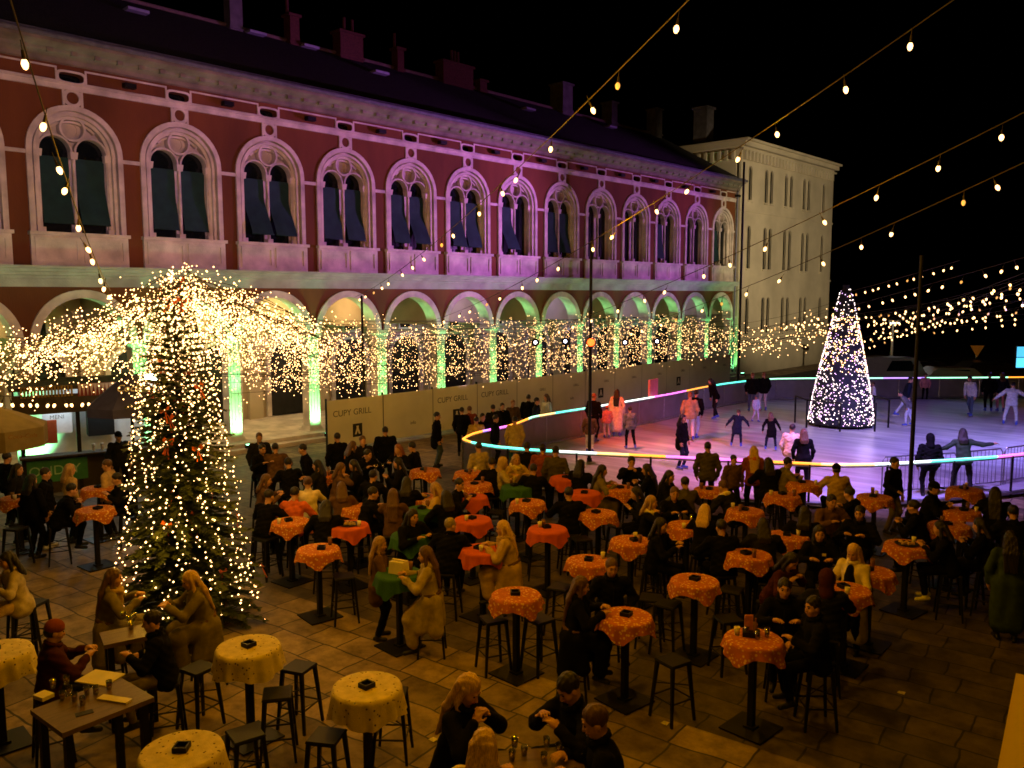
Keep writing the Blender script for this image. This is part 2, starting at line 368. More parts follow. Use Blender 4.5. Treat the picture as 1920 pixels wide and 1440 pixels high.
# windows: one part per bay, blinds and panes below it
def window_mesh():
    mb = MB()
    mb.plate(arch(RO, SILL+.02, SPR), [arch(RO-.15, SILL+.02, SPR)], -.2, .07, -D)
    mb.plate(arch(RO-.15, SILL+.02, SPR), [arch(RO-.21, SILL+.02, SPR)], -.3, -.10, -D); mb.plate(arch(RO-.21, SILL+.02, SPR), [arch(RO-.29, SILL+.02, SPR)], -.3, .0, -D)
    mb.plate(arch(RO-.29, SILL+.02, SPR), [arch(.955, SILL+.02, SPR)], -.4, -.12, -D)
    lt = [arch(.425, SILL+.03, 9.50, 16, s*.5) for s in (-1, 1)]
    mb.plate(arch(.955, SILL+.02, SPR), lt, -.42, -.36, -D)
    for s in (-1, 1): arcband(mb, s*.5, 9.50, .425, .48, -.4, -.14, 0, PI, 16)
    arcband(mb, 0, 10.17, .31, .37, -.4, -.10, 0, 2*PI, 24); arcband(mb, 0, 10.17, .20, .235, -.4, -.33, 0, 2*PI, 20)
    arcband(mb, 0, SPR, .87, .93, -.4, -.19, .25*PI, .75*PI, 16)
    for y in (0, -.97, .97):
        r = .055; mb.tube([(-D-.2, y, SILL+.14), (-D-.2, y, 9.3)], r, 8); mb.box((-D-.2, y, SILL+.08), (.2, .2, .16)); mb.box((-D-.2, y, 9.40), (.18, .18, .2), 0, 1.25)
    return mb.mesh('window', STONE)
def blind_mesh(cy, tilt):
    mb = MB(); zt, zb = 9.35, 7.42-.0*tilt; n = 10; vs = []; fs = []
    for k in range(n+1):
        t = k/n; x = -.33+tilt*max(0, t-.35)/.65+.02*math.sin(t*9); z = zt+(zb-zt)*t
        for y in (cy-.41, cy-.2, cy, cy+.2, cy+.41): vs.append((-D+x+.012*math.sin(y*9+t*5), y, z))
    for k in range(n):
        for j in range(4): fs.append((k*5+j, k*5+j+1, k*5+j+6, k*5+j+5))
    mb.add(vs, fs); mb.tube([(-D-.33+tilt, cy-.42, zb), (-D-.33+tilt, cy+.42, zb)], .02, 6)
    return mb.mesh('awning', TEAL, 1)
WM = window_mesh(); BL = {}
mb = MB(); mb.box((-D-.43, 0, 8.7), (.02, 2.2, 3.4))
for y in (-.5, .5): mb.box((-D-.41, y, 8.4), (.03, .04, 2.6)); mb.box((-D-.41, y, 9.42), (.03, .84, .05))
PM = mb.mesh('pane', PANE)
for i in range(NB0, NB1):
    w = link('window', WM, bld, (D, 0, 0)); w.location = (D, i*W, 0)
    link('pane', PM, w)
    for s in (-1, 1):
        key = (s, round(.18+.34*rnd.random(), 1) if i < 7 else .2)
        if (i, s) in ((2, -1), (6, -1)): key = (s, .6)
        if key not in BL: BL[key] = blind_mesh(s*.5, key[1])
        if (i, s) in ((6, 1), (8, -1), (8, 1), (9, -1), (10, 1), (9, 1), (11, -1), (11, 1), (12, 1)): continue
        link('awning', BL[key], w)
# columns of the arcade
def column_meshes():
    mb = MB(); mb.box((0, 0, 2.0), (.46, .46, 3.2), 0, .94)
    for k in (-1, 0, 1): mb.box((.235, k*.13, 1.95), (.03, .045, 2.8))
    shaft = mb.mesh('column', STONE)
    mb = MB(); mb.box((0, 0, .16), (.72, .72, .28)); mb.box((0, 0, .36), (.60, .60, .14), 0, .86)
    pl = mb.mesh('plinth', STONE)
    mb = MB(); mb.box((0, 0, 3.62), (.50, .50, .05)); mb.box((0, 0, 3.72), (.46, .46, .18), 0, 1.3); mb.box((0, 0, 3.87), (.64, .64, .12))
    return shaft, pl, mb.mesh('capital', STONE)
CS, CP, CC = column_meshes()
for i in range(NB0, NB1+1):
    c = link('column', CS, bld, (-.27, (i-.5)*W, 0)); link('plinth', CP, c); link('capital', CC, c)
# arcade interior: back wall, ceiling, doors, steps
mb = MB(); mb.box((-D-4.6, yc, 2.9), (.3, ln_, 5.6)); 
for i in range(NB0, NB1+1):   # wall piers and vault ribs behind each column
    mb.box((-D-4.35, bay(i-.5), 2.3), (.25, .6, 4.2)); arcband(mb, 0, 3.95, 1.3, 1.5, -4.4, -4.0, oy=bay(i))
mb.box((-D-2.5, yc, 5.50), (4.3, ln_, .08))
for i in range(NB0, NB1+1): mb.box((-D-2.5, bay(i-.5), 4.75), (3.7, .28, 1.4))
bpart(mb, 'arcade_back_wall', CREAMW)
DM = MB(); DM.plate(arch(.85, .3, 2.5), [], -4.5, -4.40, -D); DM = DM.mesh('door', DOORM)
mb = MB(); mb.plate(arch(1.05, .3, 2.5), [arch(.86, .3, 2.5)], -4.5, -4.30, -D); DF = mb.mesh('door_frame', STONE)
mb = MB(); mb.box((-D-4.40, 0, 4.2), (.06, .62, .8)); UW = mb.mesh('pane', PANE)
mb = MB(); mb.plate(rect(-.42, .42, 3.7, 4.7), [rect(-.31, .31, 3.8, 4.6)], -4.5, -4.33, -D); UF = mb.mesh('arcade_window', STONE)
for i in range(NB0, NB1):
    d = link('door', DM, bld, (D, i*W, 0)); link('door_frame', DF, d)
    u = link('arcade_window', UF, bld, (D, i*W, 0)); link('pane', UW, u)
mb = MB()
for k in range(2): mb.box((-D-2.0+.35*(1-k), yc, .07+.07*k), (5.2, ln_, .14+.14*k))
bpart(mb, 'arcade_steps', STONE)

# uplighters at the column feet and in the arches (column lamps beside fixtures; arch lamps added without one)
UPM = MB(); UPM.box((0, 0, .06), (.16, .3, .12)); UPM = UPM.mesh('uplight', IRON)
LEN = MB(); LEN.box((0, 0, .125), (.11, .24, .012)); LEN = LEN.mesh('lens', glow('green_lens', (.25, 1, .5), 9))
for i in range(NB0, NB1+1):
    y = bay(i-.5)
    u = tag(link('uplight', UPM, None, (-D+.82, y, .14)), 'small black floor lamp shining green at the foot of an arcade column', 'uplight', 'green uplights along the arcade')
    link('lens', LEN, u)
    spot('uplight_lamp', (-D+.80, y, .36), (-D-.02, y, 1.15), GRN, 520 if i < 4 else 320, 76, .9, .06)
    spot('uplight_lamp', (-D+.86, y, .36), (-D-.02, y, 3.25), GRN, 2000 if i < 4 else 1300, 26, .9, .06)
    if i < NB1:
        spot('uplight_lamp', (-D-.25, bay(i), .5), (-D-.25, bay(i), 5), (.34, 1, .36), 300, 46, .9, .08)
AFM = MB(); AFM.box((0, 0, 0), (.22, .34, .14)); AFM.box((-.13, 0, .03), (.1, .06, .06)); AFM = AFM.mesh('cornice_light', IRON)
for i in range(0, NB1, 1):
    u = tag(link('cornice_light', AFM, None, (-D+.16, bay(i+.5), 11.62)), 'small dark floodlight on the red attic under the cornice', 'floodlight', 'floodlights below the cornice')
    strip('cornice_lamp', (-D+.42, bay(i), 11.95), (-D+.50, bay(i), 12.5), (.42, 1, .52), .8, W*.98, .04)
for i in range(-1, NB1):   # added green fill strips that brighten the frieze, no fixture of their own
    strip('ledge_fill', (-D+.95, bay(i), 5.75), (-D+.30, bay(i), 6.0), (.30, 1, .38), 3.6, W*.98, .04)
for y, c, w in ((bay(1), (1, .66, .28), 200), (bay(2), (1, .66, .28), 210), (bay(-1), (1, .66, .25), 90), (bay(3), (1, .6, .28), 140), (bay(5), (.7, .45, 1), 70), (bay(7), (.55, .4, 1), 60), (bay(9), (.55, .4, 1), 50), (bay(11), (.6, .4, 1), 40)):
    point('arcade_ceiling_lamp', (-D-2.3, y, 4.9), c, w, .12)

# ------------------------------------------------------------------ yellow corner building
yb = thing('corner_building', 'tall pale yellow building with narrow arched windows beside the red palace', 'building', (-D+.15, bay(12.6), 0))
y1, y2 = 0.0, 4.66*W; hY = 15.2
wins = []
for z0, z1 in ((2.7, 4.9), (7.05, 9.6), (11.5, 13.45)):
    for s in (.40, 1.12, 1.36, 2.07, 2.33, 3.01, 3.26, 4.10): wins.append((s*W, z0, z1))
mb = MB()
holes = [arch(.24, z0, z1, 10, y) for y, z0, z1 in wins]
mb.plate(rect(y1, y2, 0, 14.0), holes, -.14, 0, 0)
mb.box((-6.3, y1+.15, 7), (11.9, .3, 14)); mb.box((-6.3, y2-.15, 7), (11.9, .3, 14)); mb.box((-12.4, y2/2, 7), (.3, y2, 14))
mb.box((-6.2, y2/2, 14.3), (12.4, y2, .58))
mb.build('wall', YELW, yb)
mb = MB()
mb.box((-6.1, y2/2, 14.62), (12.6, y2+.2, .10)); mb.box((-6.0, y2/2, 14.98), (12.7, y2+.3, .30)); mb.box((-5.9, y2/2, 15.20), (12.9, y2+.5, .14))
mb.box((-6.2, y2/2, 14.75), (12.46, y2+.06, .2))
for k in range(int(y2/.5)): mb.box((.13, .3+k*.5, 14.30), (.22, .2, .62))
for k in range(22): mb.box((-.5-k*.5, -.12, 14.30), (.2, .22, .62))
for z in (6.4, 10.8): mb.box((-6.2, y2/2, z), (12.52, y2+.12, .14))
mb.build('cornice', YELW, yb)
for y, z0, z1 in wins:
    m2 = MB(); m2.plate(arch(.30, z0-.06, z1, 10, y), [arch(.24, z0, z1, 10, y)], -.05, .035); m2.box((.06, y, z0-.09), (.16, .62, .07))
    f = m2.build('window', YELW, yb); m3 = MB(); m3.plate(arch(.24, z0, z1, 10, y), [], -.13, -.09); m3.build('pane', PANE, f)
mb = MB(); mb.add([(.5, -.25, 15.28), (.5, y2+.25, 15.28), (-12.7, y2+.25, 15.28), (-12.7, -.25, 15.28), (-5.5, 4, 16.6), (-5.5, y2-4, 16.6)], [(0, 1, 5, 4), (1, 2, 5), (2, 3, 4, 5), (3, 0, 4)])
rf = mb.build('roof', TILE, yb); mb = MB(); mb.box((-3.2, .7, 16.6), (1.0, .9, 2.2)); mb.box((-3.2, .7, 17.7), (1.2, 1.1, .14)); mb.build('chimney', CHW, rf)
# ------------------------------------------------------------------ figures: one continuous surface per body / garment (distance fields + surface nets)
def A(*p): return np.array(p, float)
def cap_(a, b, ra, rb=None, k=.03): return ('c', A(*a), A(*b), ra, ra if rb is None else rb, k)
def ell(c, r, R=None, k=.03): return ('e', A(*c), A(*r), R if R is not None else np.eye(3), k)
def sub(p): return ('s',)+p
def field_mesh(prims, vox, fold=0.0, freq=22.0, streak=0.0, seed=0):
    lo = np.full(3, 1e9); hi = np.full(3, -1e9)
    for p in prims:
        q = p[1:] if p[0] == 's' else p
        if p[0] == 's': continue
        if q[0] == 'c':
            r = max(q[3], q[4]); lo = np.minimum(lo, np.minimum(q[1], q[2])-r); hi = np.maximum(hi, np.maximum(q[1], q[2])+r)
        else:
            r = np.sqrt(((q[3]*q[2])**2).sum(1)); lo = np.minimum(lo, q[1]-r); hi = np.maximum(hi, q[1]+r)
    lo -= 4*vox; hi += 4*vox
    n = np.ceil((hi-lo)/vox).astype(int)+1
    F = np.full(n, .5, np.float32); ax = [lo[i]+vox*np.arange(n[i], dtype=np.float32) for i in range(3)]
    for p in prims:
        neg = p[0] == 's'; q = p[1:] if neg else p; k = q[-1]
        if q[0] == 'c':
            r = max(q[3], q[4]); l = np.minimum(q[1], q[2])-r; h = np.maximum(q[1], q[2])+r
        else:
            r = np.sqrt(((q[3]*q[2])**2).sum(1)); l = q[1]-r; h = q[1]+r
        mg = k+3*vox
        i0 = np.clip(np.floor((l-mg-lo)/vox).astype(int), 0, n-1); i1 = np.clip(np.ceil((h+mg-lo)/vox).astype(int)+1, 1, n)
        if (i1 <= i0).any(): continue
        sl = tuple(slice(a, b) for a, b in zip(i0, i1))
        X = ax[0][sl[0]][:, None, None]; Y = ax[1][sl[1]][None, :, None]; Z = ax[2][sl[2]][None, None, :]
        if q[0] == 'c':
            a, b = q[1], q[2]; d = b-a; dd = float(d@d)+1e-9
            px, py, pz = X-a[0], Y-a[1], Z-a[2]
            t = np.clip((px*d[0]+py*d[1]+pz*d[2])/dd, 0, 1)
            v = np.sqrt((px-t*d[0])**2+(py-t*d[1])**2+(pz-t*d[2])**2)-(q[3]+(q[4]-q[3])*t)
        else:
            R = q[3]; px, py, pz = X-q[1][0], Y-q[1][1], Z-q[1][2]
            u = [(px*R[0, j]+py*R[1, j]+pz*R[2, j])/q[2][j] for j in range(3)]
            k0 = np.sqrt(u[0]**2+u[1]**2+u[2]**2)
            k1 = np.sqrt((u[0]/q[2][0])**2+(u[1]/q[2][1])**2+(u[2]/q[2][2])**2)+1e-6
            v = k0*(k0-1)/k1
        f = F[sl]
        if neg:
            h_ = np.clip(.5-.5*(f+v)/k, 0, 1); F[sl] = f+(-v-f)*h_+k*h_*(1-h_)
        else:
            h_ = np.clip(.5+.5*(v-f)/k, 0, 1); F[sl] = v+(f-v)*h_-k*h_*(1-h_)
    if fold < 0:      # long vertical drape folds
        X = ax[0][:, None, None]; Y = ax[1][None, :, None]; Z = ax[2][None, None, :]; s = seed*1.7
        F += fold*np.sin(freq*X+1.5*np.sin(5*Z+s)+s)*np.cos(freq*.8*Y+1.2*np.sin(4*Z)+s); fold = 0
    if fold or streak:
        X = ax[0][:, None, None]; Y = ax[1][None, :, None]; Z = ax[2][None, None, :]; s = seed*1.7
        if fold:
            F += fold*(np.sin(freq*(X*.8+Z*1.1)+s+2*np.sin(9*Y+s))*np.sin(freq*(Y-.6*Z)+1.3*s+2*np.sin(11*X))+.6*np.sin(freq*1.9*(Z+.5*Y-.4*X)+s))
        if streak: F += streak*(np.sin(150*X+40*Y+3*np.sin(14*Z+s))+np.sin(130*Y-60*X+2*np.sin(11*Z+s)))*.5
    S = F < 0
    c = np.zeros(n-1, np.int8)
    for i in (0, 1):
        for j in (0, 1):
            for k in (0, 1): c += S[i:n[0]-1+i, j:n[1]-1+j, k:n[2]-1+k]
    idx = np.argwhere((c > 0) & (c < 8)); ids = np.full(n-1, -1, np.int32); ids[tuple(idx.T)] = np.arange(len(idx))
    corn = [(i, j, k) for i in (0, 1) for j in (0, 1) for k in (0, 1)]
    val = np.stack([F[idx[:, 0]+a, idx[:, 1]+b, idx[:, 2]+d] for a, b, d in corn], 1)
    acc = np.zeros((len(idx), 3)); cnt = np.zeros(len(idx))
    for a in range(8):
        for ax_ in range(3):
            if corn[a][ax_]: continue
            e = list(corn[a]); e[ax_] = 1; b = corn.index(tuple(e))
            va, vb = val[:, a], val[:, b]; m = (va < 0) != (vb < 0)
            t = np.where(m, va/np.where(m, va-vb, 1), 0)
            p = np.tile(np.array(corn[a], float), (len(idx), 1)); p[:, ax_] += t
            acc[m] += p[m]; cnt[m] += 1
    V = lo+(idx+acc/cnt[:, None])*vox
    Q = []
    for d in range(3):
        u, w = (d+1) % 3, (d+2) % 3
        s0 = [slice(1, n[i]-1) for i in range(3)]; s0[d] = slice(0, n[d]-1); s1 = list(s0); s1[d] = slice(1, n[d])
        a, b = S[tuple(s0)], S[tuple(s1)]; e = np.argwhere(a != b)
        if not len(e): continue
        sg = a[tuple(e.T)]; off = np.ones(3, int); off[d] = 0; e = e+off
        def g(du, dw):
            x = e.copy(); x[:, u] += du; x[:, w] += dw; return ids[tuple(x.T)]
        q = np.stack([g(-1, -1), g(0, -1), g(0, 0), g(-1, 0)], 1); q[~sg] = q[~sg][:, ::-1]; Q.append(q)
    return V, np.concatenate(Q)
def np_mesh(name, V, Q, m):
    me = bpy.data.meshes.new(name); nq = len(Q); k = Q.shape[1]
    me.vertices.add(len(V)); me.vertices.foreach_set('co', V.astype(np.float32).ravel())
    me.loops.add(nq*k); me.loops.foreach_set('vertex_index', Q.astype(np.int32).ravel())
    me.polygons.add(nq); me.polygons.foreach_set('loop_start', np.arange(0, nq*k, k, dtype=np.int32))
    me.polygons.foreach_set('use_smooth', np.ones(nq, bool)); me.update(calc_edges=True); me.materials.append(m); return me
def nrm(v): return v/(np.linalg.norm(v)+1e-9)
def rotx(a): c, s = math.cos(a), math.sin(a); return np.array([[1, 0, 0], [0, c, s], [0, -s, c]])    # positive tips forward (+y)
def rotz(a): c, s = math.cos(a), math.sin(a); return np.array([[c, -s, 0], [s, c, 0], [0, 0, 1]])
def roty(a): c, s = math.cos(a), math.sin(a); return np.array([[c, 0, s], [0, 1, 0], [-s, 0, c]])
def ik(a, t, l1, l2, pole):
    d = t-a; L = min(np.linalg.norm(d), l1+l2-.006); u = nrm(d); t = a+u*L
    x = (l1*l1-l2*l2+L*L)/(2*L); h = math.sqrt(max(l1*l1-x*x, 1e-6)); pp = nrm(pole-u*(pole@u)); return a+u*x+pp*h, t
CLR = dict(black=(.0045, .0045, .005), charcoal=(.012, .012, .013), navy=(.012, .016, .032), brown=(.10, .055, .028), khaki=(.15, .125, .085), beige=(.33, .27, .19),
    tan=(.40, .28, .14), cream=(.62, .53, .40), grey=(.14, .14, .15), olive=(.065, .055, .03), maroon=(.045, .012, .012), orange=(.50, .11, .03), rust=(.20, .05, .02),
    white=(.75, .74, .75), green=(.02, .06, .035), denim=(.06, .09, .16), pale=(.45, .48, .6), pink=(.55, .25, .32), yellow=(.42, .30, .06), teal=(.02, .10, .10), darkgreen=(.03, .05, .03),
    blond=(.52, .34, .13), dark=(.012, .009, .007), brownh=(.09, .045, .02), greyh=(.25, .2, .15), light=(.32, .2, .09), ginger=(.22, .08, .025))
def cloth(c): return M('cloth_'+c, CLR[c], .9, .22, 12, .25, 70, spec=.06)
def hairm(c): return M('hair_'+c, CLR[c], .5, .35, 30, .4, 60, spec=.4, stretch=(4, 4, .6))
SKIN = M('skin', (.46, .25, .16), .55, .10, 14, .1, 90, spec=.3)
EYEM = M('eye_dark', (.015, .01, .008), .25, .1); LIPM = M('lip', (.30, .09, .07), .5, .1)
SHOEW = M('shoe_white', (.6, .6, .58), .6, .1); SHOEB = M('shoe_black', (.012, .012, .012), .5, .2); SKATEB = M('skate_blue', (.06, .10, .5), .4, .2)
VOX = {'A': .0085, 'B': .013, 'C': .018}
EYEMESH = {}
def small_ball(name, m, r):
    if (name, r) not in EYEMESH:
        mb = MB(); mb.lathe([(r*math.sin(PI*k/6)+1e-5, -r*math.cos(PI*k/6)) for k in range(7)], n=10); EYEMESH[(name, r)] = mb.mesh(name, m, 1)
    return EYEMESH[(name, r)]
NPEOPLE = 0
def person(hx, hy, pose, face, label, top='black', bot='black', hair=('short', 'dark'), tier='B', sc=1.0, lean=None, hands=None, coat='jacket', group=None,
           turn=0.0, nod=.1, legs=None, shoes='b', z0=0.0, extra=(), seat=.77, bulk=1.0, tilt=0.0, pos=None, headz=None):
    global NPEOPLE
    if pose in ('skate', 'arms') and not tilt: tilt = rnd.uniform(-.13, .13)
    if pose == 'arms' and lean is None: lean = .16
    if bulk == 1.0 and hair[0] in ('short', 'cap', 'beanie', 'hood'): bulk = 1.1
    NPEOPLE += 1; seed = NPEOPLE
    sit = pose == 'sit'; vx = VOX[tier]
    if lean is None: lean = .22 if sit else .04
    hp = (seat+.085)/sc if sit else (.93 if pose != 'skate' else .96)
    RL = rotx(lean)@roty(tilt); P0 = A(0, 0, hp)
    T = lambda x, y, z: P0+RL@A(x, y, z)          # torso frame, pelvis origin
    N = T(0, .0, .50); RH = rotx(lean*.35+nod)@rotz(turn); Hc = N+rotx(lean*.6)@A(0, .015, .17)
    Hh = lambda x, y, z: Hc+RH@A(x, y, z)
    # default limbs
    if hands is None:
        if sit: hands = ((-.17, .36, 1.19/sc), (.15, .38, 1.19/sc))
        elif pose == 'arms': hands = ((-.62, .12, 1.08), (.62, .12, 1.12))
        else: hands = ((-.25, .10, .86), (.25, .10, .86))
    if legs is None:
        if sit: legs = ((-.11, .36, .36), (.12, .34, .36))
        elif pose == 'arms': legs = ((-.24, .04, .10), (.20, -.02, .10))
        elif pose == 'skate': legs = ((-.12, .12, .10), (.16, -.18, .12))
        else: legs = ((-.11, .02, .085), (.12, -.02, .085))
    sh = [T(-.175*bulk, 0, .44), T(.175*bulk, 0, .44)]; hip = [T(-.09, 0, -.01), T(.09, 0, -.01)]
    el, wr, kn, an = [], [], [], []
    for s in (0, 1):
        sx = -1 if s == 0 else 1
        e, w = ik(sh[s], A(*hands[s]), .285, .26, A(sx*.8, -.6, -.5)); el.append(e); wr.append(w)
        k, a = ik(hip[s], A(*legs[s]), .44, .43, A(sx*.12, 1, .25)); kn.append(k); an.append(a)
    B = []   # body: head with face, neck, torso, limbs, hands, one surface
    B += [cap_(T(0, .0, .0), T(0, .0, .36), .08, .095, .06), cap_(sh[0]*.9+N*.1, sh[1]*.9+N*.1, .05, .05, .05)]
    B += [cap_(N-RL@A(0, .02, .06), Hh(0, -.015, -.06), .058, .054, .03)]
    B += [ell(Hh(0, -.014, .022), (.075, .094, .098), RH, .02), ell(Hh(0, .028, -.036), (.060, .062, .085), RH, .03), ell(Hh(0, .052, -.092), (.030, .030, .026), RH, .03)]
    for s in (-1, 1): B += [ell(Hh(s*.076, -.008, -.02), (.012, .024, .034), RH, .01), ell(Hh(s*.042, .055, -.035), (.022, .022, .02), RH, .03)]
    if tier != 'C':
        for s in (-1, 1): B += [sub(ell(Hh(s*.031, .098, .004), (.019, .016, .013), RH, .012))]
        B += [cap_(Hh(0, .084, .002), Hh(0, .106, -.038), .009, .0135, .014), cap_(Hh(-.034, .080, .026), Hh(.034, .080, .026), .009, .009, .014), cap_(Hh(-.018, .086, -.068), Hh(.018, .086, -.068), .007, .007, .01)]
    for s in (0, 1):
        sx = -1 if s == 0 else 1
        B += [cap_(sh[s], el[s], .045, .038, .03), cap_(el[s], wr[s], .038, .025, .02), cap_(hip[s], kn[s], .07, .05, .04), cap_(kn[s], an[s], .048, .036, .03)]
        hd = nrm(wr[s]-el[s]); ref = A(0, 0, -1) if abs(hd[2]) < .75 else A(-sx, 0, 0)
        pn = nrm(ref-hd*(ref@hd)); sd = np.cross(hd, pn); 
        if sd@A(-sx, .3, .0) < 0: sd = -sd       # towards the thumb
        w = wr[s]; fr = max(.0088, .72*vx)
        B += [cap_(w, w+hd*.05, .026, .032, .02), cap_(w+hd*.05-sd*.02, w+hd*.085-sd*.022, .019, .017, .015), cap_(w+hd*.05+sd*.02, w+hd*.085+sd*.022, .019, .017, .015)]
        for j, (o, l) in enumerate(((-.033, .055), (-.011, .072), (.011, .078), (.033, .070))):
            b0 = w+hd*.088+sd*o*1.0; b1 = b0+nrm(hd+pn*(.25+.08*j)+sd*o*2)*l*.52; b2 = b1+nrm(hd*.6+pn*(.85-.1*j))*l*.5
            B += [cap_(b0, b1, fr*1.05, fr, .004), cap_(b1, b2, fr, fr*.85, .004)]
        t0 = w+hd*.025+sd*.028; t1 = t0+nrm(hd*.55+sd*.8+pn*.25)*.042; t2 = t1+nrm(hd*.9+sd*.25+pn*.3)*.032
        B += [cap_(t0, t1, fr*1.3, fr*1.15, .01), cap_(t1, t2, fr*1.1, fr*.95, .006)]
    V, Q = field_mesh(B, vx)
    o = link('person', np_mesh('person', V, Q, SKIN))
    # jacket or coat
    g = bulk*(1.12 if coat == 'long' else 1.05); C = []
    C += [ell(T(0, .0, .33), (.175*g, .125*g, .17), RL, .06), ell(T(0, .005, .14), (.170*g, .128*g, .18), RL, .06), ell(T(0, .0, .0), (.172*g, .130*g, .12), RL, .06)]
    C += [cap_(T(-.085*g, 0, -.055), T(.085*g, 0, -.055), .105*g, .105*g, .03), cap_(sh[0]*.97+N*.03, sh[1]*.97+N*.03, .062*g, .062*g, .05), cap_(T(0, -.015, .44), T(0, .005, .535), .085, .072, .03)]
    for s in (0, 1):
        C += [cap_(sh[s], el[s], .070*g, .056*g, .04), cap_(el[s], el[s]+(wr[s]-el[s])*.93, .056*g, .042*g, .03)]
        if coat == 'long':
            sx = (s-.5)*2
            C += [cap_(hip[s], kn[s]*.92+hip[s]*.08, .135, .115 if sit else .15, .05)]
            if sit:   # skirt of the coat falls over the knees and behind the seat
                k_ = kn[s]*.92+hip[s]*.08
                C += [cap_(k_, A(k_[0]*1.1, k_[1]-.04, k_[2]-.34), .11, .10, .05), cap_(T(sx*.13, -.04, -.02), A(sx*.19, -.08, hp-.42), .12, .12, .07), cap_(T(sx*.16, .08, .0), A(sx*.20, .14, hp-.38), .10, .10, .07)]
            C += [cap_(wr[s]+(el[s]-wr[s])*.22, wr[s]+(el[s]-wr[s])*.04, .056, .060, .015)]
            C += [cap_(T(sx*.06, .02, .53), T(sx*.045, .135, .34), .045, .030, .012)]
    if coat == 'long': C += [cap_(T(-.07, -.05, .515), T(.07, -.05, .515), .055, .055, .02)]
    if coat == 'coat':   # hem below the hip
        C += [cap_(T(-.06, -.01, -.05), A(-.07, -.02, hp-.22) if not sit else T(-.08, .05, -.06), .15, .15, .06), cap_(T(.06, -.01, -.05), A(.07, -.02, hp-.22) if not sit else T(.08, .05, -.06), .15, .15, .06)]
    if coat == 'dress':
        C += [cap_(hip[0], A(-.09, -.02, .28), .14, .15, .08), cap_(hip[1], A(.09, -.02, .28), .14, .15, .08)]
    C += [sub(cap_(T(0, .01, .52), T(0, .02, .62), .055, .075, .015))]
    V, Q = field_mesh(C, vx*1.05, -.009 if coat in ('long', 'dress') else .005 if bulk < 1.1 else .006, 30 if coat in ('long', 'dress') else 21 if bulk < 1.1 else 34, seed=seed)
    link('coat' if coat in ('coat', 'long', 'dress') else 'jacket', np_mesh('jacket', V, Q, cloth(top)), o)
    if tier == 'A' and coat == 'long':     # belt
        C = []; pts = [T(.168*g*math.cos(t), .003+.128*g*math.sin(t), .10) for t in np.linspace(0, 2*PI, 15)]
        for a, b in zip(pts[:-1], pts[1:]): C.append(cap_(a, b, .026, .026, .01))
        V, Q = field_mesh(C, vx, seed=seed); link('belt', np_mesh('belt', V, Q, cloth('brown')), o)
    if tier == 'A':                        # front closure and raised collar
        mb = MB(); mb.tube([T(0, .128*g+(.012 if z > .2 else .0), z) for z in (.44, .36, .28, .2, .1, .02)], .007, 6); mb.build('zip', IRON, o)
        C = []; pts = [T(.078*math.cos(t), .0+.078*math.sin(t), .535-.02*math.sin(t)) for t in np.linspace(.30*PI, 2.0*PI+.2*PI+.5, 12)]
        for a, b in zip(pts[:-1], pts[1:]): C.append(cap_(a, b, .024, .024, .012))
        V, Q = field_mesh(C, vx, .002, seed=seed); link('collar', np_mesh('collar', V, Q, cloth(top)), o)
    # trousers
    C = [ell(T(0, -.005, -.03), (.158, .120, .12), RL, .05)]
    for s in (0, 1): C += [cap_(hip[s], kn[s], .092, .066, .04), cap_(kn[s], an[s]+nrm(kn[s]-an[s])*.04, .064, .050, .03)]
    V, Q = field_mesh(C, vx*1.1, .003, 26, seed=seed+3)
    link('trousers', np_mesh('trousers', V, Q, cloth(bot)), o)
    for s in (0, 1):
        a = an[s]; fd = nrm(A((-.2, .2)[s], 1, -.12 if sit else 0))
        C = [cap_(a+A(0, 0, .05), a-A(0, 0, .02), .044, .046, .02), cap_(a+fd*-.05-A(0, 0, .045), a+fd*.13-A(0, 0, .05), .036, .034, .02)]
        V, Q = field_mesh(C, max(vx, .011), seed=seed)
        sm = {'b': SHOEB, 'w': SHOEW, 'k': SKATEB, 's': SHOEW}[shoes]
        so = link('skate' if shoes in 'ks' else 'shoe', np_mesh('shoe', V, Q, sm), o)
        if shoes in 'ks':
            mb = MB(); c = a+fd*.03-A(0, 0, .10); mb.box(c, (.012, .27, .045)); mb.build('blade', STEEL, so)
    # hair and headgear
    st, hc = hair; Hs = []
    if st in ('short', 'long', 'bun', 'mid'):
        Hs += [ell(Hh(0, -.020, .036), (.085, .101, .098), RH, .02), sub(ell(Hh(0, .092, -.045), (.078, .085, .105), RH, .02)), sub(ell(Hh(0, .0, -.17), (.13, .16, .10), RH, .02))]
        if st == 'short': Hs += [sub(ell(Hh(0, .04, -.12), (.12, .10, .12), RH, .02))]
        if st == 'bun': Hs += [ell(Hh(0, -.11, .06), (.045, .045, .045), RH, .02)]
        if st in ('long', 'mid'):
            LZ = .18 if st == 'long' else .40
            for x in (-.06, -.03, 0, .03, .06): Hs += [cap_(Hh(x, -.075, .02), T(x*1.35, -.125, .47), .036, .034, .03), cap_(T(x*1.35, -.125, .47), T(x*1.3, -.15, LZ), .034, .016, .03)]
            for s in (-1, 1): Hs += [cap_(Hh(s*.072, -.01, .02), Hh(s*.082, .0, -.12), .026, .026, .02), cap_(Hh(s*.082, .0, -.12), T(s*.10, .105 if st == 'long' else .03, .30 if st == 'long' else .44), .028, .014, .02)]
        V, Q = field_mesh(Hs, vx*.95, streak=.0045 if tier != 'C' else .003, seed=seed)
        link('hair', np_mesh('hair', V, Q, hairm(hc)), o)
    elif st in ('beanie', 'cap', 'hood'):
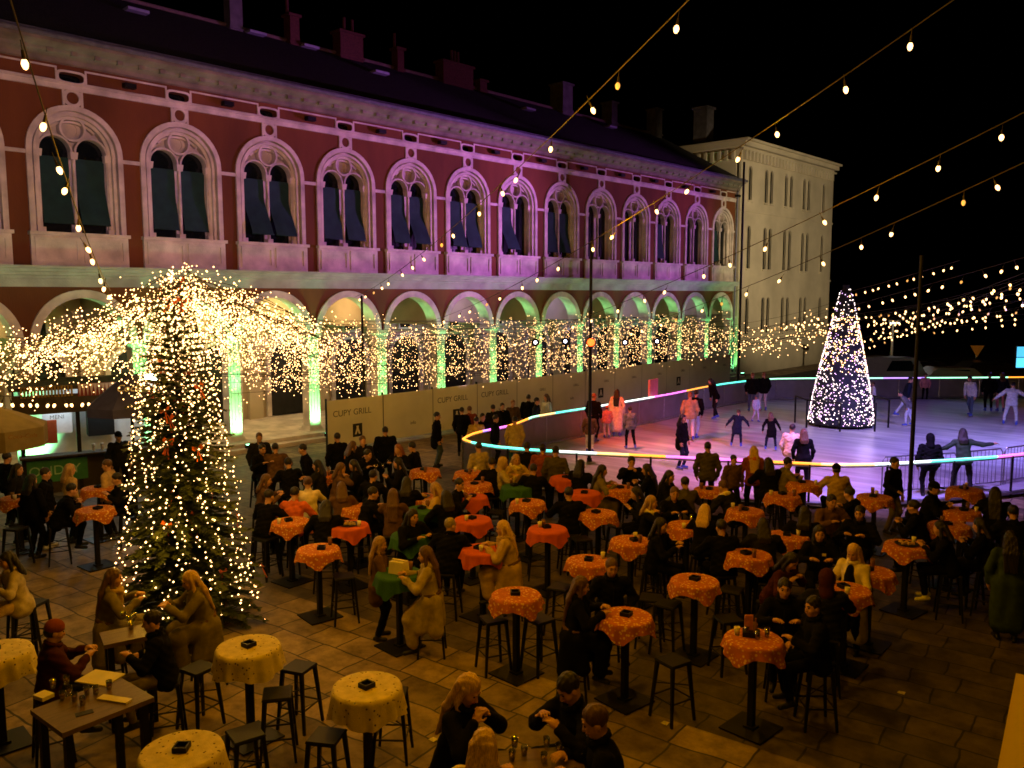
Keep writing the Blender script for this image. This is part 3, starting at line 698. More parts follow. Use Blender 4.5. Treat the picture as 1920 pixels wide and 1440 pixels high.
        if st == 'hood':
            Hs = [ell(Hh(0, -.022, .02), (.105, .120, .130), RH, .03), cap_(Hh(0, -.04, -.06), T(0, -.05, .48), .09, .10, .05), sub(ell(Hh(0, .11, -.02), (.07, .10, .10), RH, .02))]
        else:
            Hs = [ell(Hh(0, -.014, .045), (.089, .107, .096), RH, .02), sub(ell(Hh(0, .03, -.12), (.2, .25, .128), RH, .02))]
            if st == 'cap': Hs += [ell(Hh(0, .125, .035), (.07, .07, .012), RH, .01)]
        V, Q = field_mesh(Hs, vx*.95, .001, seed=seed)
        link(st, np_mesh(st, V, Q, cloth(hc)), o)
        if st in ('beanie', 'cap'):
            Hs = [ell(Hh(0, -.03, -.01), (.081, .088, .075), RH, .02), sub(ell(Hh(0, .095, -.05), (.1, .10, .13), RH, .02)), sub(ell(Hh(0, 0, -.16), (.13, .16, .10), RH, .02))]
            V, Q = field_mesh(Hs, vx, seed=seed); link('hair', np_mesh('hair', V, Q, hairm('dark')), o)
    if tier == 'A' or (tier == 'B' and abs(face) < 100):
        for s in (-1, 1):
            link('eye', small_ball('eye', EYEM, .0105), o, Hh(s*.031, .079, .004))
        mb = MB(); mb.tube([Hh(-.024, .088, -.067), Hh(0, .0955, -.067), Hh(.024, .088, -.067)], [.004, .0075, .004], 8); mb.build('mouth', LIPM, o, 1)
        mb = MB()
        for s in (-1, 1): mb.tube([Hh(s*.016, .090, .028), Hh(s*.034, .088, .034), Hh(s*.05, .074, .026)], [.005, .006, .003], 6)
        mb.build('eyebrows', hairm(hc if hc in ('dark', 'brownh', 'blond', 'light', 'ginger', 'greyh') else 'dark'), o, 1)
    for ex in extra:
        if ex[0] == 'scarf':
            C = []; pts = [T(.085*math.cos(t), .015+.085*math.sin(t), .505) for t in np.linspace(0, 2*PI, 9)]
            for a, b in zip(pts[:-1], pts[1:]): C.append(cap_(a, b, .042, .042, .03))
            C.append(cap_(T(.05, .11, .48), T(.05, .135, .20), .04, .035, .03)); V, Q = field_mesh(C, vx, .004, 40, seed=seed); link('scarf', np_mesh('scarf', V, Q, cloth(ex[1])), o)
        if ex[0] == 'fur':
            C = []; pts = [T(.10*math.cos(t), -.02+.10*math.sin(t), .50) for t in np.linspace(0, 2*PI, 9)]
            for a, b in zip(pts[:-1], pts[1:]): C.append(cap_(a, b, .05, .05, .03))
            V, Q = field_mesh(C, vx, .01, 60, seed=seed); link('collar', np_mesh('collar', V, Q, cloth(ex[1])), o)
        if ex[0] == 'stripes':
            for dx in (-.016, .016):
                mb = MB(); mid = (sh[1]+el[1])/2; up = nrm(A(.9, .25, .3)); pts = []
                for t in np.linspace(.05, .95, 6):
                    c = sh[1]+(el[1]-sh[1])*t; r = .070*g+(.056-.070)*g*t; pts.append(c+nrm(A(.35, .8, .55)-.0*up)*(r+.001)+nrm(np.cross(el[1]-sh[1], A(.35, .8, .55)))*dx)
                mb.tube(pts, .0065, 6); mb.build('sleeve_stripe', SHOEW, o)
        if ex[0] == 'logo':
            mb = MB(); c = T(-.07, .123*g, .36); mb.box(c, (.06, .012, .04)); mb.build('chest_logo', cloth('cream'), o)
        if ex[0] == 'open':    # open long coat edges over a dark top
            C = [ell(T(0, .085, .16), (.10, .10, .33), RL, .04), ell(A(0, .09, hp-.25), (.09, .10, .35))]; V, Q = field_mesh(C, vx, .002, seed=seed); link('sweater', np_mesh('sweater', V, Q, cloth(ex[1])), o)
    # placement: the head goes where the photo shows it
    hz = (Hc[2])*sc+z0
    hpnt = gz(hx, hy, hz); v = hpnt[:2]; v = v/np.linalg.norm(v); r = A(v[1], -v[0]); f = math.radians(face)
    dr = -v*math.cos(f)+r*math.sin(f); rz = math.atan2(-dr[0], dr[1])
    off = (rotz(rz)@Hc)[:2]*sc
    o.location = (hpnt[0]-off[0], hpnt[1]-off[1], z0); o.rotation_euler = (0, 0, rz); o.scale = (sc,)*3
    tag(o, label, 'person', group)
    if sit: SEATS.append((o.location.x, o.location.y, rz, seat, label))
    return o
SEATS = []
# ------------------------------------------------------------------ bar tables with cloths and ashtrays, bar stools
REDC = dotted('red_patterned_cloth', (.41, .115, .007), (.66, .42, .11), 21, .24, soft=.16)
REDP = M('plain_red_cloth', (.48, .085, .006), .85, .15, 6, .2, 60)
GRNC = M('plain_green_cloth', (.022, .095, .022), .85, .15, 6, .2, 60)
CRMC = dotted('cream_dotted_cloth', (.56, .47, .30), (.10, .06, .05), 17, .16, soft=.05)
CLOTHM = {'O': REDC, 'R': REDP, 'G': GRNC, 'C': CRMC}
TH = 1.15
def cloth_mesh(kind, seed):
    r0 = random.Random(seed); R = .335 if kind != 'C' else .36; n = 96; rings = []; ph = r0.random()*6.28; nf = r0.randint(9, 13)
    for r, z in ((.02, .004), (.2, .004), (R-.02, .004), (R, .002)): rings.append([(r, z)]*n)
    side = {'O': .455, 'R': .47, 'G': .50, 'C': .74}[kind]
    for k in range(1, 9):
        t = k/8; row = []
        for j in range(n):
            a = 2*PI*j/n
            h = min(side/max(abs(math.cos(a)), abs(math.sin(a))), side*1.28)-R
            if kind == 'C': h = .27+.03*math.sin(4*a)
            fo = math.sin(nf*a+ph)+.5*math.sin((nf*2-3)*a+ph*2)
            row.append((R+.012+.030*t+.017*t*fo+.02*t*t*(h/.4), .002-h*t))
        rings.append(row)
    vs = [(r*math.cos(2*PI*j/n), r*math.sin(2*PI*j/n), z) for row in rings for j, (r, z) in enumerate(row)]
    fs = [(i*n+j, i*n+(j+1) % n, (i+1)*n+(j+1) % n, (i+1)*n+j) for i in range(len(rings)-1) for j in range(n)]
    fs.append(tuple(range(n))[::-1])
    mb = MB(); mb.add(vs, fs); return mb.mesh('tablecloth', CLOTHM[kind], 2)
CLOTHS = {k: [cloth_mesh(k, i*5+ord(k)) for i in range(4)] for k in 'ORGC'}
mb = MB(); mb.box((0, 0, .012), (.56, .56, .018)); mb.box((0, 0, .03), (.14, .14, .03)); TB = mb.mesh('base_plate', IRON)
mb = MB(); mb.box((0, 0, TH/2), (.075, .075, TH-.06)); TP = mb.mesh('pole', IRON)
mb = MB(); mb.lathe([(.32, 0), (.33, .008), (.33, .024), (.32, .03)], (0, 0, TH-.032), 36); TT = mb.mesh('tabletop', IRON)
mb = MB(); mb.plate(rect(-.065, .065, -.065, .065), [rect(-.048, .048, -.048, .048)], 0, .05); mb.v = [(y, z, x) for x, y, z in mb.v]; mb.box((0, 0, .006), (.10, .10, .01)); ASHM = mb.mesh('ashtray', IRON)
mb = MB(); mb.box((0, 0, .755), (.33, .33, .022), 0, .94); mb.box((0, 0, .735), (.30, .30, .03)); STS = mb.mesh('seat', IRON)
STL = []
for sx, sy in ((1, 1), (1, -1), (-1, 1), (-1, -1)):
    mb = MB(); mb.tube([(sx*.135, sy*.135, .74), (sx*.195, sy*.195, .0)], [.030, .020], 4); STL.append(mb.mesh('leg', IRON))
mb = MB()
for sx, sy in ((1, 0), (-1, 0), (0, 1), (0, -1)):
    a = (.172*sx-.172*sy, .172*sy-.172*sx, .28) if sx or sy else None
    if sx: mb.tube([(sx*.172, -.172, .28), (sx*.172, .172, .28)], .011, 5)
    else: mb.tube([(-.172, sy*.172, .28), (.172, sy*.172, .28)], .011, 5)
mb.tube([(.155, .155, .45), (-.155, -.155, .45)], .008, 5); mb.tube([(.155, -.155, .45), (-.155, .155, .45)], .008, 5)
STB = mb.mesh('brace', IRON)
def bar_table(px, py, kind, desc, ash=True, rz=None, th=TH):
    p = gz(px, py, TH); rz = .785+YAW+rnd.uniform(-.12, .12) if rz is None else rz
    t = thing('bar_table', 'black pedestal table under the '+desc, 'table', (p[0], p[1], .006), rz, 'tall bar tables on the terrace')
    link('base_plate', TB, t); link('pole', TP, t); link('tabletop', TT, t)
    c = tag(link('tablecloth', CLOTHS[kind][rnd.randrange(4)], None, (p[0], p[1], TH+.006)), desc, 'tablecloth', 'cloths on the bar tables'); c.rotation_euler = (0, 0, rnd.random()*6.28)
    if ash:
        a = tag(link('ashtray', ASHM, None, (p[0]+rnd.uniform(-.06, .06), p[1]+rnd.uniform(-.06, .06), TH+.011)), 'black ashtray on the '+desc, 'ashtray', 'ashtrays on the bar tables'); a.rotation_euler = (0, 0, rnd.random()*3)
    return p
def stool(x, y, rz, label):
    t = thing('bar_stool', label, 'stool', (x, y, .006), rz, 'black metal bar stools')
    link('seat', STS, t); link('brace', STB, t)
    for m in STL: link('leg', m, t)
    return t
def stool_px(px, py, label, rz=None):
    p = gz(px, py, .76); return stool(p[0], p[1], rnd.uniform(0, 1.5) if rz is None else rz, label)
TABLES = [
 (465, 1213, 'C', 'cream dotted cloth right of the man in the dark jacket'), (688, 1288, 'C', 'cream dotted cloth left of the long-haired woman in black'),
 (340, 1408, 'C', 'cream dotted cloth cut by the bottom edge'), (-6, 1222, 'C', 'cream dotted cloth cut by the left edge'),
 (597, 1030, 'O', 'patterned red cloth just right of the fir tree'), (545, 978, 'O', 'patterned red cloth below the orange jacket'),
 (675, 951, 'O', 'patterned red cloth behind the plain red one with food'), (968, 1116, 'O', 'patterned red cloth between two empty stools'),
 (1173, 1156, 'O', 'patterned red cloth before the woman with waist-long hair'), (1303, 1089, 'O', 'patterned red cloth at the centre of the empty tables'),
 (1413, 1198, 'O', 'patterned red cloth carrying glasses and a menu stand'), (1405, 1040, 'O', 'patterned red cloth left of the bending dark-haired person'),
 (1478, 1004, 'O', 'patterned red cloth left of the woman in a lettered sweater'), (1183, 1014, 'O', 'patterned red cloth left of the woman in white scarf'),
 (1122, 962, 'O', 'patterned red cloth beside the beige-coated woman'), (990, 942, 'O', 'patterned red cloth right of the plain green one'),
 (1103, 1052, 'O', 'patterned red cloth behind the front-facing man in black'), (1700, 1022, 'O', 'patterned red cloth with a black food tray'),
 (1288, 985, 'O', 'patterned red cloth with glasses beside the white-scarfed woman'), (893, 908, 'O', 'patterned red cloth behind the small plain red one'),
 (790, 932, 'O', 'patterned red cloth with food left of centre'), (797, 882, 'O', 'patterned red cloth beside the standing man in long coat'),
 (880, 886, 'O', 'patterned red cloth under the beige coat hem'), (1508, 906, 'O', 'patterned red cloth left of the yellow-cream jacket'),
 (1468, 929, 'O', 'patterned red cloth in front of the wide black coat'), (1398, 958, 'O', 'patterned red cloth half hidden behind a black coat'),
 (1640, 932, 'O', 'patterned red cloth left of the tall black pole'), (1802, 958, 'O', 'patterned red cloth left of the big dark hooded back'),
 (1810, 918, 'O', 'patterned red cloth at the crowd barrier'), (1332, 918, 'O', 'patterned red cloth in front of the olive back'),
 (637, 848, 'O', 'patterned red cloth farthest at the green column'), (618, 888, 'O', 'patterned red cloth left of the seated brown-coated woman'),
 (1632, 1072, 'O', 'patterned red cloth behind the cream-coated woman'), (1585, 1105, 'O', 'patterned red cloth at the leather jacket elbow'),
 (35, 933, 'O', 'patterned red cloth near the left edge'), (178, 955, 'O', 'patterned red cloth at the bent dark back'),
 (185, 915, 'O', 'patterned red cloth in front of the kiosk counter'), (1160, 915, 'O', 'patterned red cloth below the two dark-haired friends'),
 (1780, 985, 'O', 'patterned red cloth right of the flat-capped man'),
 (1027, 992, 'R', 'plain red cloth in the middle of the terrace'), (1095, 924, 'R', 'plain red cloth left of the beige-coated woman'),
 (883, 932, 'R', 'plain red cloth behind the grey-haired man'), (886, 974, 'R', 'plain red cloth right of the grey-haired man'),
 (905, 1030, 'R', 'plain red cloth left of the hooded tan coat'), (655, 985, 'R', 'plain red cloth with a plate of food'), (1060, 896, 'R', 'plain red cloth near the tall rink pole'),
 (770, 1003, 'G', 'plain green cloth between two long-haired women'), (748, 1075, 'G', 'plain green cloth with a paper bag'), (970, 912, 'G', 'plain green cloth behind the terrace centre'), (795, 955, 'G', 'plain green cloth in the shade at left of centre'),
]
TPOS = {}
for px, py, k, d in TABLES: TPOS[d] = bar_table(px, py, k, d, ash=('food' not in d and 'bag' not in d and 'glasses' not in d))
for px, py, d in ((925, 1160, 'black bar stool left of the patterned table between two empty stools'), (1012, 1160, 'black bar stool right of the patterned table between two empty stools'),
    (520, 1300, 'black bar stool in front of the cream table at lower left'), (612, 1380, 'nearest black bar stool, left of the second cream table at the bottom'),
    (560, 1250, 'black bar stool just behind the cream table at lower left'), (372, 1252, 'black bar stool between the dark-jacketed man and the cream table'),
    (735, 1300, 'black bar stool half hidden behind the second cream table'), (645, 1080, 'black bar stool right of the first table past the fir tree'),
    (1252, 1132, 'black bar stool left of the central patterned table'), (1262, 1238, 'large empty black stool left of the menu-stand table'),
    (1372, 1105, 'black bar stool right of the central patterned table'), (1366, 1160, 'black bar stool behind the menu-stand table'),
    (1050, 1100, 'black stool with a red cushion behind the long-haired woman'), (1090, 1010, 'black bar stool right of the middle plain red table'),
    (1230, 1060, 'black bar stool behind the central patterned table'), (700, 960, 'black bar stool right of the table behind the food'),
    (1080, 970, 'black bar stool left of the coat-side patterned table'), (930, 960, 'black bar stool left of the green-side patterned table'),
    (1335, 1010, 'black bar stool behind the leftmost shaded patterned table'), (1440, 1090, 'black bar stool in front of the shaded patterned table'),
    (30, 990, 'black bar stool below the table near the left edge'), (1830, 1010, 'black bar stool at the far right tables'),
    (1815, 1050, 'dim black bar stool right of the tray table'), (60, 1130, 'black bar stool behind the person at left edge'),
    (1010, 1010, 'black bar stool left of the middle plain red table'), (1220, 1120, 'black bar stool left behind the dark-coated man'),
    (1160, 985, 'black bar stool between coat and white-scarf tables'), (500, 1010, 'black bar stool beside the tree-side orange jacket table'),
    (460, 1375, 'black bar stool under the edge of the lower left cream table'), (830, 1030, 'black bar stool under the grey-haired man at his side')):
    stool_px(px, py, d)

CUPM = {}
for nm, m, pr_ in (('paper_cup', PAPERC := M('paper_cup_white', (.62, .58, .5), .6, .1), [(.028, 0), (.038, .10), (.034, .10), (.026, .01)]), ('beer_glass', M('dark_beer', (.16, .07, .015), .2, .2, spec=.6), [(.03, 0), (.038, .13), (.034, .13), (.03, .12)])):
    q_ = MB(); q_.lathe(pr_, n=12); CUPM[nm] = q_.mesh(nm, m, 1)
for i, (px, py, k, d) in enumerate(TABLES):
    if k == 'C' or i in (7, 8, 9): continue
    p = TPOS[d]
    for nm, w in (('paper_cup', 'white paper cup'), ('beer_glass', 'dark drink glass')):
        if rnd.random() < .6:
            a = rnd.random()*6.28; r_ = rnd.uniform(.13, .27); tag(link(nm, CUPM[nm], None, (p[0]+r_*math.cos(a), p[1]+r_*math.sin(a), TH+.011)), w+' on the '+d, 'cup' if nm == 'paper_cup' else 'glass')
# the long table with glasses at lower left and its twin behind
WOOD = M('dark_table_wood', (.11, .07, .035), .45, .3, 4, .2, 30, stretch=(1, 8, 1))
def long_table(quad, label, z=TH):
    P = [gz(x, y, z) for x, y in quad]; c = sum(P)/4; u = P[1]-P[0]; v = P[3]-P[0]; lu, lv = np.linalg.norm(u), np.linalg.norm(v); rz = math.atan2(u[1], u[0])
    t = thing('long_table', label, 'table', (c[0], c[1], .004), rz)
    mb = MB(); mb.box((0, 0, z-.03), (lu, lv, .05)); mb.build('tabletop', WOOD, t)
    for sx in (-1, 1):
        for sy in (-1, 1):
            mb = MB(); mb.box((sx*(lu/2-.08), sy*(lv/2-.08), (z-.05)/2), (.07, .07, z-.05)); mb.build('leg', IRON, t)
    mb = MB(); mb.box((0, 0, .18), (lu-.2, .05, .05)); mb.build('foot_rail', IRON, t)
    return c, rz
LT1, LR1 = long_table(((58, 1322), (225, 1262), (300, 1330), (110, 1368)), 'long dark wooden high table crowded with small glasses at lower left')
LT2, LR2 = long_table(((180, 1185), (280, 1165), (300, 1195), (205, 1205)), 'small wooden high table between two coated women at the fir tree')
LT3, LR3 = long_table(((935, 1405), (1090, 1395), (1110, 1470), (930, 1470)), 'dark wooden high table with shining glasses at the bottom edge')
GLS = glassmat('drinking_glass', (.75, .8, .8), .55)
AMBG = M('mulled_drink', (.30, .10, .02), .2, .1)
def glass(px, py, label, group, drink=True, z=TH, h=.10, r=.032):
    p = gz(px, py, z); g = MB(); g.lathe([(r*.75, 0), (r*.8, .004), (r, h), (r*.93, h), (r*.72, .012)], n=14)
    o = tag(link('glass', g.mesh('glass', GLS, 1), None, (p[0], p[1], z-.004)), label, 'glass', group)
    if drink: q = MB(); q.lathe([(r*.70, .013), (r*.86, h*.6), (.001, h*.6)], n=12); q.build('drink', AMBG, o)
for px, py in ((100, 1290), (125, 1282), (130, 1303), (140, 1315), (118, 1312), (163, 1303), (180, 1302), (155, 1322), (205, 1292)):
    glass(px, py, 'small shiny drinking glass on the long table at lower left', 'glasses on the long table')
for px, py in ((960, 1425), (983, 1417), (1025, 1400), (1048, 1412), (1020, 1430), (965, 1400)):
    glass(px, py, 'small shiny glass on the dark table at the bottom edge', 'glasses on the bottom table')
for px, py in ((232, 1160), (243, 1168), (252, 1163), (246, 1180)):
    glass(px, py, 'small glass between the two women at the fir tree', 'glasses on the women\'s table')
for px, py in ((1400, 1192), (1420, 1200), (1438, 1196)): glass(px, py, 'amber drink glass on the table with the menu stand', 'glasses by the menu stand', h=.13)
for px, py in ((1275, 975), (1296, 978), (1308, 985)): glass(px, py, 'tall dark glass on the table of the white-scarfed woman', 'glasses beside the white scarf', h=.14)
for px, py in ((705, 880), (718, 878), (730, 872)): glass(px, py, 'glass glinting among the dark crowd at the far left tables', 'glasses in the dark crowd', h=.13)
PAPER = M('white_paper', (.60, .55, .46), .8, .12, 5)
CARD = M('menu_card', (.55, .2, .06), .6, .3, 14)
def box_thing(name, label, cat, px, py, z, dims, m, rz=0.0, group=None):
    p = gz(px, py, z); mb = MB(); mb.box((0, 0, dims[2]/2), dims); return tag(mb.build(name, m, None, loc=(p[0], p[1], z)), label, cat, group), p
for px, py, rz, d, l in ((188, 1272, .4, (.30, .40, .012), 'open paper menu lying on the long table at lower left'), (215, 1313, .4, (.10, .36, .02), 'folded pale napkin along the near edge of the long table'),
                         (82, 1308, .2, (.13, .16, .04), 'crumpled paper tray at the left end of the long table')):
    o, p = box_thing('napkin' if 'napkin' in l else 'menu' if 'menu' in l else 'paper_tray', l, 'paper', px, py, TH-.003, d, PAPER); o.rotation_euler = (0, 0, LR1+rz)
o, p = box_thing('smartphone', 'black smartphone at the near edge of the long table', 'phone', 158, 1338, TH-.003, (.08, .16, .01), IRON); o.rotation_euler = (0, 0, LR1+1.3)
# menu stand and bottle on its table, bag, trays
q = TPOS['patterned red cloth carrying glasses and a menu stand']
t = thing('menu_stand', 'black wooden holder with an orange leaflet on the patterned table', 'menu holder', (q[0]-.06, q[1]+.05, TH+.011), .5)
mb = MB(); mb.box((0, 0, .03), (.20, .15, .06)); mb.build('tray', IRON, t)
mb = MB(); mb.box((-.03, .02, .15), (.10, .02, .2), .2); mb.build('leaflet', CARD, t); mb = MB(); mb.lathe([(.03, .05), (.03, .15), (.012, .19), (.012, .23)], (.05, -.02, 0), 12); mb.build('bottle', M('amber_glass', (.20, .09, .02), .15, .1, spec=.6), t)
q = TPOS['plain green cloth with a paper bag']
mb = MB(); mb.box((0, 0, .09), (.26, .18, .18), .3, .9); mb.box((0, 0, .19), (.22, .03, .03), .3)
tag(mb.build('paper_bag', PAPER, None, loc=(q[0], q[1], TH+.011)), 'pale paper bag standing on the plain green cloth', 'bag')
for nm, l in (('patterned red cloth with a black food tray', 'black tray with half-eaten food on the patterned table'), ('plain red cloth with a plate of food', 'black plate of pale food on the plain red cloth'), ('patterned red cloth with food left of centre', 'paper plate with food on the patterned cloth left of centre')):
    q = TPOS[nm]; t = thing('food_tray', l, 'tray', (q[0], q[1], TH+.011), 1)
    mb = MB(); mb.lathe([(.15, 0), (.19, .02), (.18, .02), (.14, .008)], n=24); mb.build('plate', IRON, t)
    mb = MB()
    for k in range(7): a = k*2.4; mb.box((.018*k*math.cos(a), .018*k*math.sin(a), .03), (.07, .04, .035), a, .8)
    mb.build('food', M('pale_food', (.5, .32, .13), .8, .4, 30), t)

# ------------------------------------------------------------------ fairy lights
FAIRY = glow('fairy_light', (1, .54, .20), 7.5); FAIRYC = glow('fairy_light_cool', (1, .78, .74), 4.2); VIO = glow('fairy_light_violet', (.80, .45, .95), 3.6)
BULB = glow('festoon_bulb_glow', (1, .55, .20), 5.5); BULBD = glow('festoon_bulb_dim', (1, .45, .08), 1.2)
WIRE = M('dark_cable', (.035, .028, .012), .6, .2)
rg = np.random.RandomState(3)
def garland(a, b, sag, n, jit, label, group, r=.024, drops=0.0, mat_=None, wire=.008, warp=0.0, pw=1.0):
    a, b = A(*a), A(*b); t = rg.rand(n)**pw; pts = a+(b-a)*t[:, None]; pts[:, 2] -= sag*4*t*(1-t)
    pts = pts+rg.randn(n, 3)*jit
    if warp: pts[:, 2] += warp*np.sin(t*22+rg.rand()*6)
    if drops:
        d = np.abs(rg.randn(n))*drops*(rg.rand(n) < .7); pts[:, 2] -= d
    mid = (a+b)/2
    g = thing('light_garland', label, 'fairy lights', tuple(mid), 0, group)
    mb = MB(); mb.tube([a+(b-a)*k/12-A(0, 0, sag*4*(k/12)*(1-k/12))-mid for k in range(13)], wire, 4); mb.build('cable', WIRE, g)
    mb = MB(); rr = r*.84
    for p in pts: mb.octa([p-mid], rr*rg.uniform(.65, 1.2))
    o = mb.build('fairy_lights', mat_ or FAIRY, g); o['kind'] = 'stuff'
    return g
# canopy from the fir tree's top
TOP = dep(337, 525, 13.9)
GL, GR = 'warm fairy light garland spreading left from the fir tree top', 'warm fairy light garland spreading right from the fir tree top'
for k in range(24):
    px = -90+rg.rand()*340; py = 618+rg.rand()*120; dp = rg.uniform(14.5, 20.5)
    garland(TOP+rg.randn(3)*A(.12, .12, .10), dep(px, py, dp), rg.uniform(-.10, .40), 88, A(.13, .13, .12), GL, 'garlands left of the fir tree', pw=.72, r=.0175, drops=.22, warp=.12)
for k in range(38):
    px = 430+rg.rand()*(215 if k < 22 else 330); py = 598+rg.rand()*95; dp = rg.uniform(14.5, 22)
    garland(TOP+rg.randn(3)*A(.12, .12, .10), dep(px, py, dp), rg.uniform(-.30, .30), 64, A(.13, .13, .12), GR, 'garlands right of the fir tree', pw=.75, r=.0175, drops=.24, warp=.12)
for k in range(7):
    px = 300+rg.rand()*90; garland(TOP+rg.randn(3)*.1, dep(px, 640+rg.rand()*60, 13.3), -.1, 50, .10, 'warm fairy light garland falling down over the fir tree', 'garlands over the fir tree', r=.0175, drops=.1)
# long light curtains hung along the arcade front
for k in range(34):
    X = -25.3+2.0*rg.rand(); z = 1.9+2.45*((k+rg.rand())/34)**.9; y0_ = 12.5+rg.rand()*2.5; y1_ = 36+rg.rand()*10
    garland((X, y0_, z+.25), (X+.4, y1_, z+.15-.25*(z-2)/2), .15, 135, A(.15, .2, .10), 'long warm fairy light curtain hanging along the arcade front', 'light curtains along the arcade', r=.021, drops=.38 if z > 2.6 else .15, warp=.20)
for k in range(16):
    X = -24.8+3*rg.rand(); garland((X, 9+rg.rand()*4, 2.7+rg.rand()*1.7), (X, 17+rg.rand()*6, 2.0+rg.rand()*2.2), .3, 62, A(.12, .25, .12), 'low warm fairy light garland looping between the green columns', 'low garlands between the green columns', r=.020, drops=.15, warp=.22)
# far garlands over the rink's left end and beyond the corner building
for k in range(12):
    p0 = dep(1150+rg.rand()*150, 585+rg.rand()*85, 38); p1 = dep(1560+rg.rand()*40, 520+rg.rand()*105, 31+rg.rand()*6)
    garland(p0, p1, .5, 32, A(.08, .08, .14), 'thin far garland crossing in front of the corner building', 'far garlands at the corner building', r=.027, drops=.25)

# festoon strings with big bulbs: bulb and socket are parts
SOCK = MB(); SOCK.tube([(0, 0, .0), (0, 0, .11)], [.022, .016], 8); SOCK.tube([(0, 0, .11), (0, 0, .22)], .006, 5); SOCKM = SOCK.mesh('socket', WIRE)
def bulbmesh(m):
    mb = MB(); mb.lathe([(.004, -.115), (.022, -.105), (.037, -.075), (.042, -.045), (.034, -.015), (.02, .005)], n=12); return mb.mesh('bulb', m, 1)
BM, BMD = bulbmesh(BULB), bulbmesh(BULBD)
def festoon(a, b, sag, n, label, off=.02, rs=1.0, group=None, dim=.08, t0=.02, cable=.0065, bias=1.0):
    a, b = A(*a), A(*b); g = thing('festoon_string', label, 'string lights', tuple((a+b)/2), 0, group); mid = (a+b)/2
    f = lambda t: a+(b-a)*t-A(0, 0, sag*4*t*(1-t))-mid
    mb = MB(); mb.tube([f(k/30) for k in range(31)], cable, 5); mb.build('cable', WIRE, g)
    for k in range(n):
        t = t0+(1-t0)*((k+.5+rg.uniform(-.25, .25))/n)**bias; p = f(t); w = rg.uniform(-.9, .9)
        s = link('bulb', BMD if rg.rand() < dim else BM, g, tuple(p-A(0, 0, .13*rs))); s.rotation_euler = (w*.6, rg.uniform(-.4, .4), rg.rand()*6); s.scale = (rs*.64,)*3
        link('socket', SOCKM, s)
P3T = dep(666, 557, 27.6)
festoon(dep(1345, -55, 7.2), P3T, .35, 17, 'festoon string running from the top centre down to the left pole', bias=1.15)
festoon(dep(1830, -30, 7.5), dep(770, 612, 30), .5, 19, 'festoon string from the upper right corner crossing the arcade windows', bias=1.15)
festoon(dep(2010, 165, 8.5), dep(880, 655, 32), .45, 20, 'festoon string from the right edge crossing the corner building', bias=1.1)
festoon(dep(2010, 262, 9.5), dep(1010, 652, 35), .5, 21, 'festoon string below the one crossing the corner building', bias=1.1, dim=.15)
festoon(dep(8, -40, 5.6), dep(207, 545, 13.4), .25, 10, 'festoon string hanging at the upper left over the fir tree')
for k in range(14):
    festoon(dep(2000+rg.rand()*40, 455+9.5*k+rg.rand()*14, 17+1.0*k), dep(1590+rg.rand()*50 if k % 3 else 1330+rg.rand()*150, 590+rg.rand()*62, 38+rg.rand()*4), .02+.12*rg.rand(), 15 if k % 3 else 24, 'far festoon string with warm bulbs in the dark right of the cone tree', rs=1.15, group='far festoon strings over the rink', cable=.006, dim=.12, off=.04)
festoon(dep(1800, 488, 26), dep(1588, 548, 31), .02, 13, 'short festoon string at the top of the far light cluster', rs=1.1, cable=.009, dim=.2)
for px, py, dp, lab in ((6, 738, 17, 'short row of warm festoon bulbs above the kiosk at the left edge'),):
    festoon(dep(px-80, py, dp), dep(190, 742, 19.5), .05, 15, lab, rs=1.2, dim=.2)

# poles
def pole(base, top, r, label):
    o = thing('lamp_pole', label, 'pole', (base[0], base[1], 0)); mb = MB(); h = top
    mb.tube([(0, 0, 0), (0, 0, h)], [r, r*.8], 10); mb.build('shaft', IRON, o); mb = MB(); mb.lathe([(.22, 0), (.22, .02), (r+.03, .05), (r+.02, .2)], n=16); mb.build('foot', IRON, o); return o
pole(gz(1105, 870), 6.9, .055, 'tall thin black pole at the left end of the rink')
pole(gz(1703, 975), 6.2, .055, 'tall thin black pole on the terrace right of centre')
pole(gz(684, 838), 5.3, .05, 'slim black pole in front of the white hoardings')
pole(gz(1383, 745), 12.0, .07, 'thin dark pole before the red palace corner')
for p, l, c, to in ((dep(1108, 642, 25.6), 'round floodlight glowing red orange on the rink pole', (1, .06, .008), (-12.5, 24, 0)), (dep(1232, 640, 34), 'small bluish spotlight at the far left of the rink', (.7, .75, 1), (-12, 26, 0)), (dep(1004, 642, 31), 'white spotlight hanging in the arcade light curtain', (.8, .85, 1), (-12, 24, 0)), (dep(1060, 640, 30), 'cool white spotlight left of the red floodlight', (.7, .75, 1), (-12, 24, 0)), (dep(1172, 642, 33), 'cool white spotlight right of the red floodlight', (.75, .75, 1), (-12, 24, 0))):
    o = thing('floodlight', l, 'floodlight', tuple(p)); o.rotation_euler = (Vector(CO)-Vector(p)).to_track_quat('Y', 'Z').to_euler()
    mb = MB(); mb.tube([(0, -.16, 0), (0, .05, 0)], [.10, .15], 14); mb.tube([(0, -.05, .1), (0, -.05, .3)], .02, 6); mb.build('housing', IRON, o)
    mb = MB(); mb.tube([(0, .052, 0), (0, .06, 0)], .12 if c[1] < .5 else .06, 14); mb.build('lens', glow('lens_%d' % int(c[1]*100+c[2]*1000), c, 7 if c[1] < .5 else 7), o)

